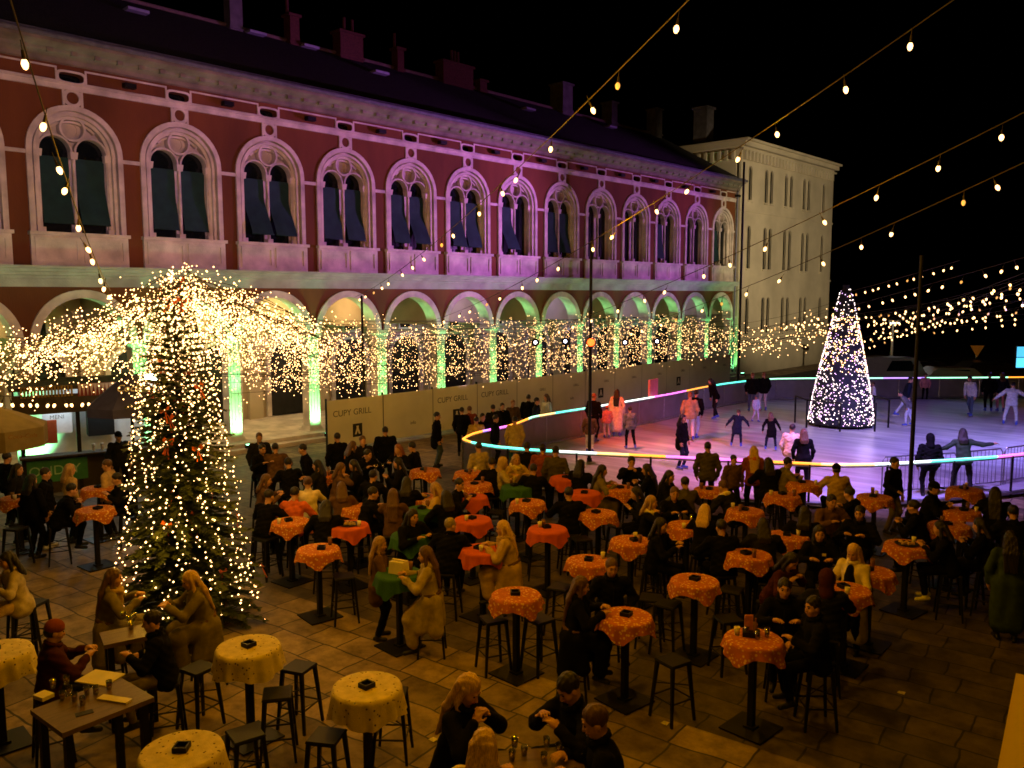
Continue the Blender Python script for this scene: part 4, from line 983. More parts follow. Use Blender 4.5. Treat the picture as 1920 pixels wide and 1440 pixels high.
# ------------------------------------------------------------------ the big fir tree with lights
FB = gz(352, 1165)
fir = thing('fir_tree', 'tall dark fir tree wrapped in warm fairy lights and orange ribbons', 'christmas tree', (FB[0], FB[1], 0))
BARK = M('bark', (.06, .04, .025), .9, .3, 20, .6, 30); NEED = M('fir_needles', (.050, .064, .018), .65, .45, 5, spec=.25)
mb = MB(); mb.tube([(0, 0, 0), (.02, 0, 2), (0, .02, 4), (0, 0, 5.5)], [.11, .085, .05, .015], 10); mb.build('trunk', BARK, fir)
FH = 5.55; V, Q, tips = [], [], []
z = .22
while z < FH-.1:
    u = 1-z/FH; R = (1.04*u**.62+.05)*(1+.10*math.sin(z*9)); nb = int(8+8*u)
    a0 = rg.rand()*6.28
    for j in range(nb):
        a = a0+2*PI*j/nb+rg.uniform(-.2, .2); L = R*rg.uniform(.78, 1.14); dz = -.30*L*rg.uniform(.5, 1.3)+.10
        d = A(math.cos(a), math.sin(a), 0); s = A(-d[1], d[0], 0); nn = max(4, int(L/.05))
        for q in range(nn):
            t = (q+1)/nn; c = d*L*t+A(0, 0, z+dz*t*t+.05*t); w = .26*(1-t*.75)*min(1, L)
            for sd in (-1, 1, 0):
                e = nrm(d*.75+s*sd*1.0+A(0, 0, rg.uniform(-.35, .12)))*(w*rg.uniform(.6, 1.1)+.05); sp = nrm(np.cross(e, A(0, 0, 1)))*.016+A(0, 0, .008)*rg.randn()
                i = len(V); V += [c-sp, c+sp, c+e*.6+sp*1.5, c+e, c+e*.6-sp*1.5]; Q.append((i, i+1, i+2, i+3)); Q.append((i, i+3, i+4, i+4))
            if q == nn-1 or rg.rand() < .22: tips.append(c)
    z += .085+.05*u
Q4 = [q for q in Q]
me = bpy.data.meshes.new('foliage'); me.from_pydata([tuple(v) for v in V], [], [q if q[2] != q[3] else q[:3] for q in Q4]); me.materials.append(NEED); link('foliage', me, fir)
tips = np.array(tips); rg.shuffle(tips)
k1 = [p for p in tips if rg.rand() < (.32 if p[2] < 1.6 else .45 if p[2] < 3 else .85)][:900]
k1 += [A(rg.randn()*.14*(FH+.4-zz), rg.randn()*.14*(FH+.4-zz), zz) for zz in rg.uniform(3.6, 5.7, 260)]
mb = MB()
for p in k1: mb.octa([p*A(1.02, 1.02, 1)], .0165*rg.uniform(.7, 1.3))
o = mb.build('fairy_lights', FAIRY, fir); o['kind'] = 'stuff'
RIB = M('orange_ribbon', (.62, .13, .03), .6, .2, 5)
mb = MB(); 
for s in (-1, 1): mb.add([(0, 0, 0), (s*.07, .02, .05), (s*.09, .0, -.0), (s*.06, -.02, -.03), (0, .012, 0), (s*.07, .03, .05), (s*.09, .012, 0), (s*.06, -.01, -.03)], [(0, 1, 2, 3), (7, 6, 5, 4), (0, 4, 5, 1), (1, 5, 6, 2), (2, 6, 7, 3), (3, 7, 4, 0)]); mb.add([(0, 0, 0), (s*.05, 0, -.22), (s*.02, .01, -.22), (0, .012, 0)], [(0, 1, 2, 3)])
RBM = mb.mesh('ribbon', RIB)
for p in tips[:46]: o = link('ribbon', RBM, fir, tuple(p*A(1.04, 1.04, 1))); o.rotation_euler = (rg.uniform(-.4, .4), rg.uniform(-.5, .5), math.atan2(p[1], p[0])+PI/2)
mb = MB()
for k in range(13):      # light strings wound down the outside
    a = k*2*PI/13+.2
    for zz in np.arange(.3+rg.rand()*.3, 5.3, .085):
        u = 1-zz/FH; r_ = (1.04*u**.62+.08)*rg.uniform(.93, 1.06); b_ = a+.25*math.sin(zz*2+k)+rg.randn()*.04
        mb.octa([(r_*math.cos(b_), r_*math.sin(b_), zz-.15*r_)], .0155*rg.uniform(.7, 1.3))
o = mb.build('light_strings', FAIRY, fir); o['kind'] = 'stuff'
for k in range(6):
    a = k*1.05; zz = 1.9+.62*k; r_ = 1.16*(1-zz/FH)+.6; point('fir_glow', (FB[0]+r_*math.cos(a-.9), FB[1]+r_*math.sin(a-.9), zz), (1, .50, .04), 26, .1)
for k in range(4):
    mb = MB(); t = 2*PI*k/4; mb.tube([(math.cos(t)*.5, math.sin(t)*.5, 0.02), (0, 0, .3)], .03, 6); mb.build('stand_leg', IRON, fir)

# ------------------------------------------------------------------ ice rink
ICE = bpy.data.materials.new('ice'); ICE.use_nodes = True
n_ = ICE.node_tree.nodes; L_ = ICE.node_tree.links; b_ = n_['Principled BSDF']; b_.inputs['Roughness'].default_value = .28; b_.inputs['Specular IOR Level'].default_value = .5
tc_ = n_.new('ShaderNodeTexCoord'); mp_ = n_.new('ShaderNodeMapping'); mp_.inputs['Rotation'].default_value = (0, 0, -.75); mp_.inputs['Scale'].default_value = (.35, 2.6, 1); L_.new(tc_.outputs['Object'], mp_.inputs[0])
nz_ = n_.new('ShaderNodeTexNoise'); nz_.inputs['Scale'].default_value = 1.1; nz_.inputs['Detail'].default_value = 7; L_.new(mp_.outputs[0], nz_.inputs['Vector'])
rp_ = n_.new('ShaderNodeValToRGB'); rp_.color_ramp.elements[0].position = .3; rp_.color_ramp.elements[0].color = (.30, .31, .36, 1); rp_.color_ramp.elements[1].position = .68; rp_.color_ramp.elements[1].color = (.68, .69, .72, 1)
L_.new(nz_.outputs['Fac'], rp_.inputs[0]); L_.new(rp_.outputs[0], b_.inputs['Base Color'])
rr_ = n_.new('ShaderNodeMapRange'); rr_.inputs['To Min'].default_value = .18; rr_.inputs['To Max'].default_value = .5; L_.new(nz_.outputs['Fac'], rr_.inputs['Value']); L_.new(rr_.outputs[0], b_.inputs['Roughness'])
RAILZ = 1.15; IZ = .08
NEARP = [(868, 823), (884, 829), (920, 836), (950, 839), (1000, 843), (1050, 846), (1200, 853), (1400, 863), (1560, 871), (1640, 870), (1700, 867), (1800, 861), (1870, 856), (1925, 850), (2060, 830)]
LEFTP = [(868, 823), (880, 815), (900, 809), (930, 803), (960, 797), (1000, 781), (1050, 772.5), (1100, 765), (1190, 750), (1260, 738), (1320, 725.5), (1360, 719), (1400, 714)]
BACKP = [(1400, 714), (1425, 711.5), (1450, 710), (1520, 709), (1600, 709), (1700, 708.5), (1800, 708), (1915, 707), (2060, 706)]
def line3(P, z): return [gz(x, y, RAILZ)*A(1, 1, 0)+A(0, 0, z) for x, y in P]
poly = line3(LEFTP, IZ)+line3(BACKP, IZ)[1:]+line3(NEARP, IZ)[1:][::-1]
mb = MB(); mb.add(poly, [tuple(range(len(poly)))[::-1]]); tag(mb.build('ice', ICE), kind='structure')
LEDC = {'teal': (.08, 1, .72), 'white': (.8, 1, .9), 'orange': (1, .33, .03), 'amber': (1, .66, .22), 'magenta': (1, .16, .85), 'violet': (.45, .25, 1), 'green': (.35, 1, .62), 'red': (1, .08, .01)}
RAILG = glassmat('rink_panel', (.82, .84, .88), .9)
PANG = M('frosted_panel', (.20, .20, .22), .35, .15, 2, spec=.5)
def barrier(P, cols, label, panel, postgap=1.9):
    base = line3(P, 0); c0 = sum(base)/len(base); r = thing('rink_barrier', label, 'barrier', (c0[0], c0[1], 0))
    seg = [np.linalg.norm(b-a) for a, b in zip(base[:-1], base[1:])]; Lc = np.concatenate([[0], np.cumsum(seg)]); T_ = Lc[-1]
    def at(d):
        i = min(np.searchsorted(Lc, d, 'right')-1, len(seg)-1); return base[i]+(base[i+1]-base[i])*(d-Lc[i])/seg[i]-A(c0[0], c0[1], 0)
    d = 0.0
    def px2d(px):     # where along the line a photographed colour change lies
        best = 0; 
        for i in range(len(P)-1):
            (xa, _), (xb, _) = P[i], P[i+1]
            if min(xa, xb) <= px <= max(xa, xb): return Lc[i]+seg[i]*(px-xa)/(xb-xa+1e-9)
        return 0 if abs(px-P[0][0]) < abs(px-P[-1][0]) else T_
    edges = [px2d(x) for x, _ in cols]+[T_]
    for (x, cn), e0, e1 in zip(cols, edges[:-1], edges[1:]):
        if e1-e0 < .05: continue
        k = max(2, int((e1-e0)/.5)); mb = MB(); mb.tube([at(e0+(e1-e0)*j/k)+A(0, 0, RAILZ) for j in range(k+1)], .027, 8)
        mb.build('led_tube', glow('led_'+cn, LEDC[cn], 2.6, True), r)
    m = int(T_/.8); mb = MB(); mb.tube([at(T_*j/m)+A(0, 0, RAILZ-.06) for j in range(m+1)], .028, 6); mb.build('handrail', STEEL, r)
    mb = MB(); mb.tube([at(T_*j/m)+A(0, 0, .14) for j in range(m+1)], .05, 6); mb.build('kick_rail', STEEL, r)
    np_ = int(T_/postgap)
    for j in range(np_+1):
        p = at(T_*j/np_); mb = MB(); mb.tube([p, p+A(0, 0, RAILZ-.03)], .03, 6); mb.build('post', IRON if panel is RAILG else STEEL, r)
    for j in range(np_):
        k = 3; q = [at(T_*(j+i/k)/np_) for i in range(k+1)]; vs = [p+A(0, 0, .18) for p in q]+[p+A(0, 0, RAILZ-.1) for p in q]
        mb = MB(); mb.add(vs, [(i, i+1, k+2+i, k+1+i) for i in range(k)]); mb.build('panel', panel, r)
    return r
barrier(NEARP, [(868, 'orange'), (884, 'teal'), (1000, 'teal'), (1045, 'white'), (1120, 'amber'), (1180, 'orange'), (1250, 'magenta'), (1400, 'orange'), (1540, 'amber'), (1640, 'white'), (1745, 'teal'), (1870, 'magenta')], 'near side of the ice rink barrier with a glowing multicolour handrail', RAILG)
barrier(LEFTP, [(868, 'orange'), (905, 'violet'), (915, 'magenta'), (950, 'orange'), (990, 'green'), (1010, 'amber'), (1040, 'teal'), (1110, 'white'), (1225, 'magenta'), (1285, 'orange'), (1335, 'teal')], 'left side of the ice rink barrier along the arcade', PANG)
barrier(BACKP, [(1400, 'teal'), (1440, 'green'), (1655, 'violet'), (1735, 'green'), (1890, 'orange')], 'far side of the ice rink barrier before the parked cars', PANG)
# steel crowd barriers at the right end of the near side
def crowd_barrier(pa, pb, label):
    a, b = gz(*pa), gz(*pb); L = np.linalg.norm(b-a); u = (b-a)/L; o = thing('crowd_barrier', label, 'barrier', (a[0], a[1], .006), math.atan2(u[1], u[0]))
    mb = MB(); mb.tube([(0, 0, .02), (0, 0, 1.0), (.08, 0, 1.1), (L-.08, 0, 1.1), (L, 0, 1.0), (L, 0, .02)], .02, 8); mb.tube([(0, 0, .18), (L, 0, .18)], .016, 6); mb.build('frame', STEEL, o)
    for k in range(1, int(L/.14)): mb = MB(); mb.tube([(k*.14, 0, .18), (k*.14, 0, 1.1)], .008, 5); mb.build('bar', STEEL, o)
    for x in (.25, L-.25): mb = MB(); mb.box((x, 0, .01), (.05, .5, .02)); mb.build('foot', STEEL, o)
crowd_barrier((1652, 935), (1790, 925), 'steel crowd barrier left of the hooded standing man')
crowd_barrier((1792, 924), (1876, 915), 'steel crowd barrier in front of the skater with spread arms')
crowd_barrier((1880, 914), (1990, 896), 'steel crowd barrier at the right edge of the photo')

# the white cone of lights on the ice
CB = gz(1576, 797, IZ); CHT = 5.62
cone = thing('light_cone_tree', 'tall cone of white and violet lights standing on the ice', 'christmas tree', (CB[0], CB[1], IZ))
NET = M('dark_netting', (.02, .022, .03), .8, .3)
prof = [(1.24, .12), (1.20, .4), (1.08, 1.2), (.90, 2.2), (.66, 3.3), (.42, 4.4), (.20, 5.35), (.13, 5.45), (.12, CHT)]
mb = MB(); mb.lathe(prof, n=28); mb.build('net_cone', NET, cone)
def rad(z): return float(np.interp(z, [p[1] for p in prof], [p[0] for p in prof]))
for nm, mt, cnt, lo, hi in (('fairy_lights', FAIRYC, 1150, .12, CHT), ('warm_lights', FAIRY, 380, 2.2, 4.4), ('violet_lights', VIO, 520, .12, CHT)):
    mb = MB()
    for k in range(cnt):
        zz = lo+(hi-lo)*(1-math.sqrt(rg.rand())) if nm != 'warm_lights' else rg.uniform(lo, hi); a = rg.rand()*6.28; r = rad(zz)+.02
        mb.octa([(r*math.cos(a), r*math.sin(a), zz)], .023*rg.uniform(.7, 1.25))
    o = mb.build(nm, mt, cone); o['kind'] = 'stuff'
mb = MB()
for k in range(10): a = k*.628; mb.tube([(1.2*math.cos(a), 1.2*math.sin(a), 0), (1.2*math.cos(a), 1.2*math.sin(a), .2)], .03, 6)
mb.tube([(1.26*math.cos(k*.3142), 1.26*math.sin(k*.3142), .12) for k in range(21)], .03, 6); mb.build('base_ring', IRON, cone)
fc = thing('guard_fence', 'low dark guard fence round the cone of lights', 'fence', (CB[0], CB[1], IZ))
for k in range(8):
    a = YAW+2*PI*(k+.5)/8; p = A(1.75*math.cos(a), 1.75*math.sin(a), 0); q = A(1.75*math.cos(a+PI/4), 1.75*math.sin(a+PI/4), 0)
    mb = MB(); mb.tube([p, p+A(0, 0, 1.12)], .04, 6); mb.build('post', IRON, fc)
    if k in (3, 4, 7, 0): mb = MB(); mb.tube([p+A(0, 0, 1.1), q+A(0, 0, 1.1)], .03, 6); mb.build('rail', IRON, fc)
point('cone_glow', (CB[0]+1.6, CB[1]-1.6, 1.2), (.7, .5, 1), 22, .3)

# ------------------------------------------------------------------ white hoardings along the arcade
HB = M('hoarding_board', (.72, .68, .58), .6, .10, 1.5); HFR = IRON
_n = HB.node_tree.nodes; _t = _n.new('ShaderNodeBsdfTranslucent'); _t.inputs[0].default_value = (.62, .58, .48, 1); _m = _n.new('ShaderNodeMixShader'); _m.inputs[0].default_value = .4
HB.node_tree.links.new(_n['Principled BSDF'].outputs[0], _m.inputs[1]); HB.node_tree.links.new(_t.outputs[0], _m.inputs[2]); HB.node_tree.links.new(_m.outputs[0], _n['Material Output'].inputs[0])
INK = M('print_grey', (.10, .10, .09), .7, .1)
XH = gz(750, 828)[0]; yh0 = 15.9
for k in range(12):
    ya = yh0+k*2.42; h = 1.66
    o = thing('hoarding', ['white printed hoarding board with square black picture, nearest of its row', 'blank white hoarding board behind the slim black pole', 'white printed hoarding board behind the profile man in long coat', 'white hoarding board behind the rink corner crowd', 'white hoarding board left of the standing group', 'white hoarding board behind the standing group', 'pale hoarding board left of the tall rink pole', 'greenish hoarding board right of the tall rink pole', 'greenish hoarding board behind the white-coated skaters', 'far hoarding board left of the pink board', 'far hoarding board behind the leaning dark skater', 'farthest hoarding board at the end of the row'][k], 'hoarding', (XH-.06*k, ya+1.2, 0))
    mb = MB(); mb.box((0, 0, .12+h/2), (.03, 2.34, h)); mb.build('board', HB, o)
    for s in (-1, 1): mb = MB(); mb.box((-.03, s*1.19, (h+.2)/2), (.05, .05, h+.2)); mb.build('post', HFR, o)
    if k in (0, 2, 3): text('CUPY GRILL', .30, INK, 'lettering', o, (.017, -.15, 1.30), (PI/2, 0, PI/2), .002)
    elif k != 1: text('GRILL', .16, INK, 'lettering', o, (.017, .5, 1.2), (PI/2, 0, PI/2), .002)
    if k in (1, 3, 5, 8): text('info', .18, INK, 'lettering', o, (.017, .2, .62), (PI/2, 0, PI/2), .002)
    if k in (0, 2, 6, 9):
        mb = MB(); mb.box((.018, .05, .66), (.006, .40, .46)); p = mb.build('picture', M('black_print', (.015, .016, .014), .6, .1), o)
        mb = MB(); mb.plate([(-.12, -.14), (-.05, -.14), (0, -.02), (.05, -.14), (.12, -.14), (.04, .08), (.05, .15), (-.05, .15), (-.04, .08)], [], .0, .004, .021, .05, .66); mb.build('figure_mark', HB, p)

for px, py, l in ((1247, 1357, 'small white paper scrap on the paving behind the striped-sleeve man'), (812, 1388, 'tiny crumpled napkin on the paving left of the long-haired woman'), (1690, 1300, 'flat grey paper scrap on the dark paving at lower right')):
    p = gz(px, py); mb = MB(); mb.add([(-.05, -.03, .006), (.05, -.04, .012), (.045, .035, .02), (-.04, .04, .01), (0, 0, .03)], [(0, 1, 4), (1, 2, 4), (2, 3, 4), (3, 0, 4)]); tag(mb.build('paper_scrap', PAPER, None, loc=(p[0], p[1], 0)), l, 'litter')
# ------------------------------------------------------------------ kiosk at the left
kx = gz(150, 905); kd = 15.2
K0 = gz(45, 930); K1 = gz(262, 905); ku = (K1-K0)/np.linalg.norm(K1-K0); KL = np.linalg.norm(K1-K0)+.6; kr = math.atan2(ku[1], ku[0])
kio = thing('food_kiosk', 'dark food kiosk with white-red pennant trim and bright interior', 'kiosk', (K0[0], K0[1], 0), kr)
KW = M('kiosk_dark_wood', (.05, .035, .02), .7, .3, 3, .2, 30); KP = M('kiosk_white_panel', (.65, .66, .66), .4, .08)
mb = MB(); mb.box((KL/2, .06, .50), (KL, .12, 1.0)); mb.box((KL/2, -.05, 1.02), (KL+.1, .5, .05)); mb.build('counter', KW, kio)
mb = MB(); mb.box((KL/2, 2.4, 1.4), (KL, .1, 2.8)); mb.build('back_wall', KP, kio)
for x in (.05, KL*.40, KL-.05): mb = MB(); mb.box((x, .05, 1.3), (.10, .1, 2.6)); mb.build('post', IRON, kio)
mb = MB(); mb.box((KL/2, 1.1, 2.86), (KL+.4, 2.9, .08)); mb.box((KL/2, -.34, 2.45), (KL+.3, .06, .5)); mb.build('canopy', KW, kio)
mb = MB(); n = 22
for k in range(n): x = KL*.40+(KL*.60)*k/n; w = KL*.6/n; mb.add([(x, -.40, 2.95), (x+w, -.40, 2.95), (x+w/2, -.40, 2.62), (x, -.385, 2.95), (x+w, -.385, 2.95), (x+w/2, -.385, 2.62)], [(0, 2, 1), (3, 4, 5), (0, 1, 4, 3), (1, 2, 5, 4), (2, 0, 3, 5)])
mb.build('pennant_trim', M('pennant_pale', (.60, .45, .40), .8, .2), kio)
mb = MB(); mb.box((KL*.70, -.36, 2.79), (KL*.6, .03, .34)); mb.build('trim_board', M('pennant_red', (.22, .035, .03), .8, .2), kio)
mb = MB()
for k in range(16): mb.box((KL*.02+KL*.36*k/16, -.38, 2.79), (.05, .04, .30))
mb.build('slat_trim', M('amber_wood', (.26, .16, .04), .7, .3), kio)
mb = MB(); mb.box((KL*.62, 1.9, 1.7), (.7, .5, 1.0)); mb.build('fridge', IRON, kio)
mb = MB(); mb.box((KL*.28, 1.2, 1.75), (.75, .08, .62)); mb.build('price_board', KP, kio); text('MENI', .16, INK, 'lettering', kio, (KL*.28, 1.15, 1.9), (PI/2, 0, 0), .002)
mb = MB()
for k in range(9): mb.lathe([(.04, 0), (.05, .18), (.02, .2)], (KL*.5+.22*k, .0, 1.05), 8)
mb.build('jars', M('kiosk_jars', (.4, .35, .3), .3, .5, 20), kio)
text('Street Food', .2, M('sign_gold', (.55, .36, .08), .5, .1), 'sign_lettering', kio, (KL*.66, -.375, 2.45), (PI/2, 0, 0), .004, .2)
text('ONDEY', .36, M('sign_mint', (.35, .6, .45), .5, .1), 'lettering', kio, (KL*.22, -.01, .60), (PI/2, 0, 0), .004)
mb = MB(); mb.box((KL*.24, -.002, .6), (KL*.42, .01, .6)); mb.build('green_front', M('kiosk_green', (.05, .25, .12), .6, .15), kio)
mb = MB(); mb.box((KL*.18, .8, 1.55), (.6, .06, .65)); mb.build('red_board', M('kiosk_red', (.32, .06, .015), .6, .15), kio)
KM = lambda x, y, z: (K0[0]+ku[0]*x-ku[1]*y, K0[1]+ku[1]*x+ku[0]*y, z)
for x, y, z, l, st in ((KL-.25, -.45, 3.02, 'white work lamp on the kiosk roof beside the fir tree', 60), (KL-.35, -.42, 2.35, 'small green-white lamp under the kiosk roof', 14)):
    o = thing('work_lamp', l, 'lamp', KM(x, y, z), kr); mb = MB(); mb.box((0, .05, 0), (.34, .08, .24)); mb.build('housing', IRON, o); mb = MB(); mb.box((0, 0, 0), (.30, .03, .20)); mb.build('lens', glow('work_lens_%d' % st, (.75, 1, .85), st*.4), o)
    point('work_lamp_light', KM(x, y-.25, z), (.75, 1, .85), st*.5, .08)
point('kiosk_lamp', KM(KL*.7, 1.0, 2.5), (.85, .95, 1), 60, .15); point('kiosk_lamp', KM(KL*.28, .6, 2.4), (.85, .95, 1), 30, .15)
def parasol(c, r, zt, m, label, word, tm, rim=.35, droop=.55):
    o = thing('parasol', label, 'parasol', (c[0], c[1], 0)); mb = MB(); mb.tube([(0, 0, 0), (0, 0, zt)], .035, 8); mb.build('pole', IRON, o)
    mb = MB(); n = 8; mb.lathe([(r, zt-droop-rim), (r, zt-droop), (r*.5, zt-droop*.45), (.04, zt)], n=8); cn = mb.build('canopy', m, o)
    mb = MB(); mb.lathe([(.25, 0), (.25, .08), (.05, .1)], n=12); mb.build('foot', IRON, o)
    return o
v = nrm(gz(30, 900)-CO); pc = dep(-25, 790, 15.0); a_ = math.atan2(-pc[0], pc[1])
o = parasol(pc, 1.0, 3.36, M('parasol_cream', (.11, .085, .045), .8, .15), 'cream parasol with red-brown brand lettering at the left edge', '', None, .36, .42)
tl = dep(42, 818, 14.0); text('Coca-Cola', .10, M('print_brown', (.12, .05, .02), .7), 'lettering', o, tuple(tl-A(pc[0], pc[1], 0)), (PI/2, 0, a_+.1), .004, .25)
pb = dep(245, 735, 19.5)
o = parasol(pb, 1.0, pb[2]+.45, M('parasol_navy', (.045, .045, .14), .8, .15), 'dark blue parasol with pale script behind the fir tree', '', None, .2, .75)
tl = dep(247, 728, 18.62); text('Cockta', .22, M('print_white', (.7, .68, .7), .6), 'lettering', o, tuple(tl-A(pb[0], pb[1], 0)), (PI/2, 0, math.atan2(-pb[0], pb[1])), .01, .3)

# ------------------------------------------------------------------ far background beyond the rink
CARW = M('car_paint_white', (.22, .21, .2), .35, .05, spec=.5); CARD_ = M('car_paint_dark', (.03, .03, .035), .3, .05, spec=.6); CARB = M('car_paint_tan', (.25, .2, .14), .3, .05, spec=.6)
TYRE = M('tyre', (.012, .012, .012), .8, .1); LAMPR = M('tail_lamp', (.35, .02, .02), .3, .05)
def car(px, py, m, label, rz, van=False):
    p = gz(px, py); o = thing('parked_car', label, 'car', (p[0], p[1], 0), rz)
    prof_ = [(-2.1, .35), (2.1, .35), (2.15, .75), (1.3, .95), (.75, 1.42), (-1.1, 1.45), (-1.75, 1.0), (-2.15, .9)] if not van else [(-2.4, .35), (2.4, .35), (2.4, .95), (1.9, 1.2), (1.45, 1.95), (-2.3, 2.0), (-2.45, 1.0)]
    mb = MB(); nn = len(prof_); vs = []
    for y, sc in ((-.85, 1), (-.6, 1), (.6, 1), (.85, 1)):
        for x, z in prof_: vs.append((x, y*(1 if z < 1.1 else .86), z))
    fs = [(i*nn+j, i*nn+(j+1) % nn, (i+1)*nn+(j+1) % nn, (i+1)*nn+j) for i in range(3) for j in range(nn)]+[tuple(range(nn)), tuple(range(3*nn, 4*nn))]
    mb.add(vs, fs); mb.build('body', m, o)
    top = 1.36 if not van else 1.8; zb = 1.0 if not van else 1.25
    for s in (-1, 1):
        mb = MB(); x0, x1 = (-1.35, .85) if not van else (-.2, 1.5); mb.add([(x0, s*.81, zb), (x1, s*.81, zb), (x1-.4, s*.755, top), (x0+.3, s*.755, top), (x0, s*.80, zb), (x1, s*.80, zb), (x1-.4, s*.745, top), (x0+.3, s*.745, top)], [(0, 1, 2, 3), (7, 6, 5, 4), (0, 4, 5, 1), (1, 5, 6, 2), (2, 6, 7, 3), (3, 7, 4, 0)]); mb.build('side_window', PANE, o)
        for x in (-1.35, 1.35):
            mb = MB(); mb.tube([(x, s*.72, .33), (x, s*.90, .33)], .33, 16); w = mb.build('wheel', TYRE, o); mb = MB(); mb.tube([(x, s*.89, .33), (x, s*.91, .33)], .2, 12); mb.build('rim', STEEL, w)
        mb = MB(); mb.box((-2.14, s*.65, .8), (.06, .25, .14)); mb.build('tail_light', LAMPR, o); mb = MB(); mb.box((2.12, s*.62, .68), (.06, .3, .13)); mb.build('headlight', STEEL, o)
for px, py, m, l, van in ((1655, 736, CARW, 'long white van parked behind the rink, right of the cone tree', True), (1785, 738, CARB, 'tan car parked behind the rink near the road sign', False), (1730, 722, CARD_, 'dark car parked in the second row behind the rink', False), (1850, 724, CARD_, 'dark car parked behind the two standing skaters', False)):
    car(px, py, m, l, .72, van)
def far_lamp(px, ptop, pbase, label):
    b = gz(px, pbase); dpt = float((b-CO)@FW); t = dep(px, ptop, dpt); o = thing('street_lamp', label, 'street lamp', (b[0], b[1], 0))
    mb = MB(); mb.tube([(0, 0, 0), (0, 0, t[2])], [.09, .06], 8); mb.build('pole', STEEL, o); mb = MB(); mb.box((.1, 0, t[2]+.05), (.6, .3, .14)); mb.build('lamp_head', STEEL, o); mb = MB(); mb.box((.1, 0, t[2]-.03), (.5, .24, .04)); mb.build('lamp_glass', glow('street_lamp_glow', (.9, .95, 1), 6), o)
    return t
t = far_lamp(1669, 604, 718, 'grey street lamp post behind the rink, above the white van')
b = gz(1828, 716); dpt = float((b-CO)@FW); t = dep(1828, 656, dpt)
o = thing('road_sign', 'orange yield sign on a post behind the rink', 'sign', (b[0], b[1], 0), YAW)
mb = MB(); mb.tube([(0, 0, 0), (0, 0, t[2]+.3)], .05, 6); mb.build('pole', STEEL, o)
mb = MB(); mb.add([(-.42, -.06, t[2]+.28), (.42, -.06, t[2]+.28), (0, -.06, t[2]-.42), (-.42, -.03, t[2]+.28), (.42, -.03, t[2]+.28), (0, -.03, t[2]-.42)], [(0, 2, 1), (3, 4, 5), (0, 1, 4, 3), (1, 2, 5, 4), (2, 0, 3, 5)]); mb.build('triangle', M('sign_orange', (.75, .25, .03), .5, .05, emit=(1, .35, .03), est=.05), o)
mb = MB(); mb.box((0, -.05, t[2]-.75), (.45, .03, .4)); mb.build('plate', STEEL, o)
b = gz(1911, 716); dpt = float((b-CO)@FW); t = dep(1911, 669, dpt)
o = thing('lit_advert', 'bright blue lit advertising panel at the far right', 'sign', (b[0], b[1], 0), YAW)
mb = MB(); mb.box((0, 0, t[2]), (.72, .16, 1.4)); mb.tube([(0, 0, 0), (0, 0, t[2]-.6)], .06, 8); mb.build('case', IRON, o)
mb = MB(); mb.box((0, -.085, t[2]+.32), (.62, .02, .62)); mb.build('screen', glow('advert_blue', (.08, .55, .95), 1.3), o); mb = MB(); mb.box((0, -.085, t[2]-.34), (.62, .02, .6)); mb.build('screen', glow('advert_blue2', (.10, .62, 1), 1.6), o)
# pink promotional board on the far rail, white box on rail
o = thing('rink_board', 'pink lit square board standing on the left rink rail', 'board', tuple(gz(1230, 745, 1.1)*A(1, 1, 0)+A(-.15, 0, 0)), .2)
mb = MB(); mb.box((0, 0, 1.35), (.08, .9, 1.0)); mb.build('panel', M('board_pink', (.75, .25, .28), .6, .1), o); mb = MB(); mb.box((-.06, .3, .6), (.05, .05, 1.2)); mb.build('post', IRON, o)
# the parapet of the photographer's terrace, lower right
q0 = dep(1905, 1262, 2.6); q1 = gz(1868, 1450, q0[2])
u = nrm((q1-q0)*A(1, 1, 0)); s = A(-u[1], u[0], 0)
if s@RT < 0: s = -s
mb = MB(); a0, a1 = q0-u*.0, q1+u*1.5; vs = []
for a, zt in ((a0, q0[2]), (a1, q0[2]-.0)):
    for e, z_ in ((0, zt), (.45, zt), (.45, zt-.5), (0, zt-.5)): vs.append(a*A(1, 1, 0)+s*e+A(0, 0, z_))
mb.add(vs, [(0, 1, 2, 3), (7, 6, 5, 4), (0, 4, 5, 1), (1, 5, 6, 2), (2, 6, 7, 3), (3, 7, 4, 0)])
tag(mb.build('terrace_parapet', M('ochre_plaster', (.66, .50, .20), .85, .06, 2)), 'smooth ochre parapet corner at the lower right edge', 'parapet')
# ------------------------------------------------------------------ people on the terrace (head position in the photo, pose, facing: 0 camera, 90 right, 180 away, 270 left)
P = person; L_, S_, B_, M_ = 'long', 'short', 'bun', 'mid'
RK = 'skaters on the rink'; TG = 'people at the terrace tables'
near = ((-.10, .30, 1.16), (.12, .32, 1.18))
chin = ((-.10, .26, 1.30), (.10, .24, 1.34))
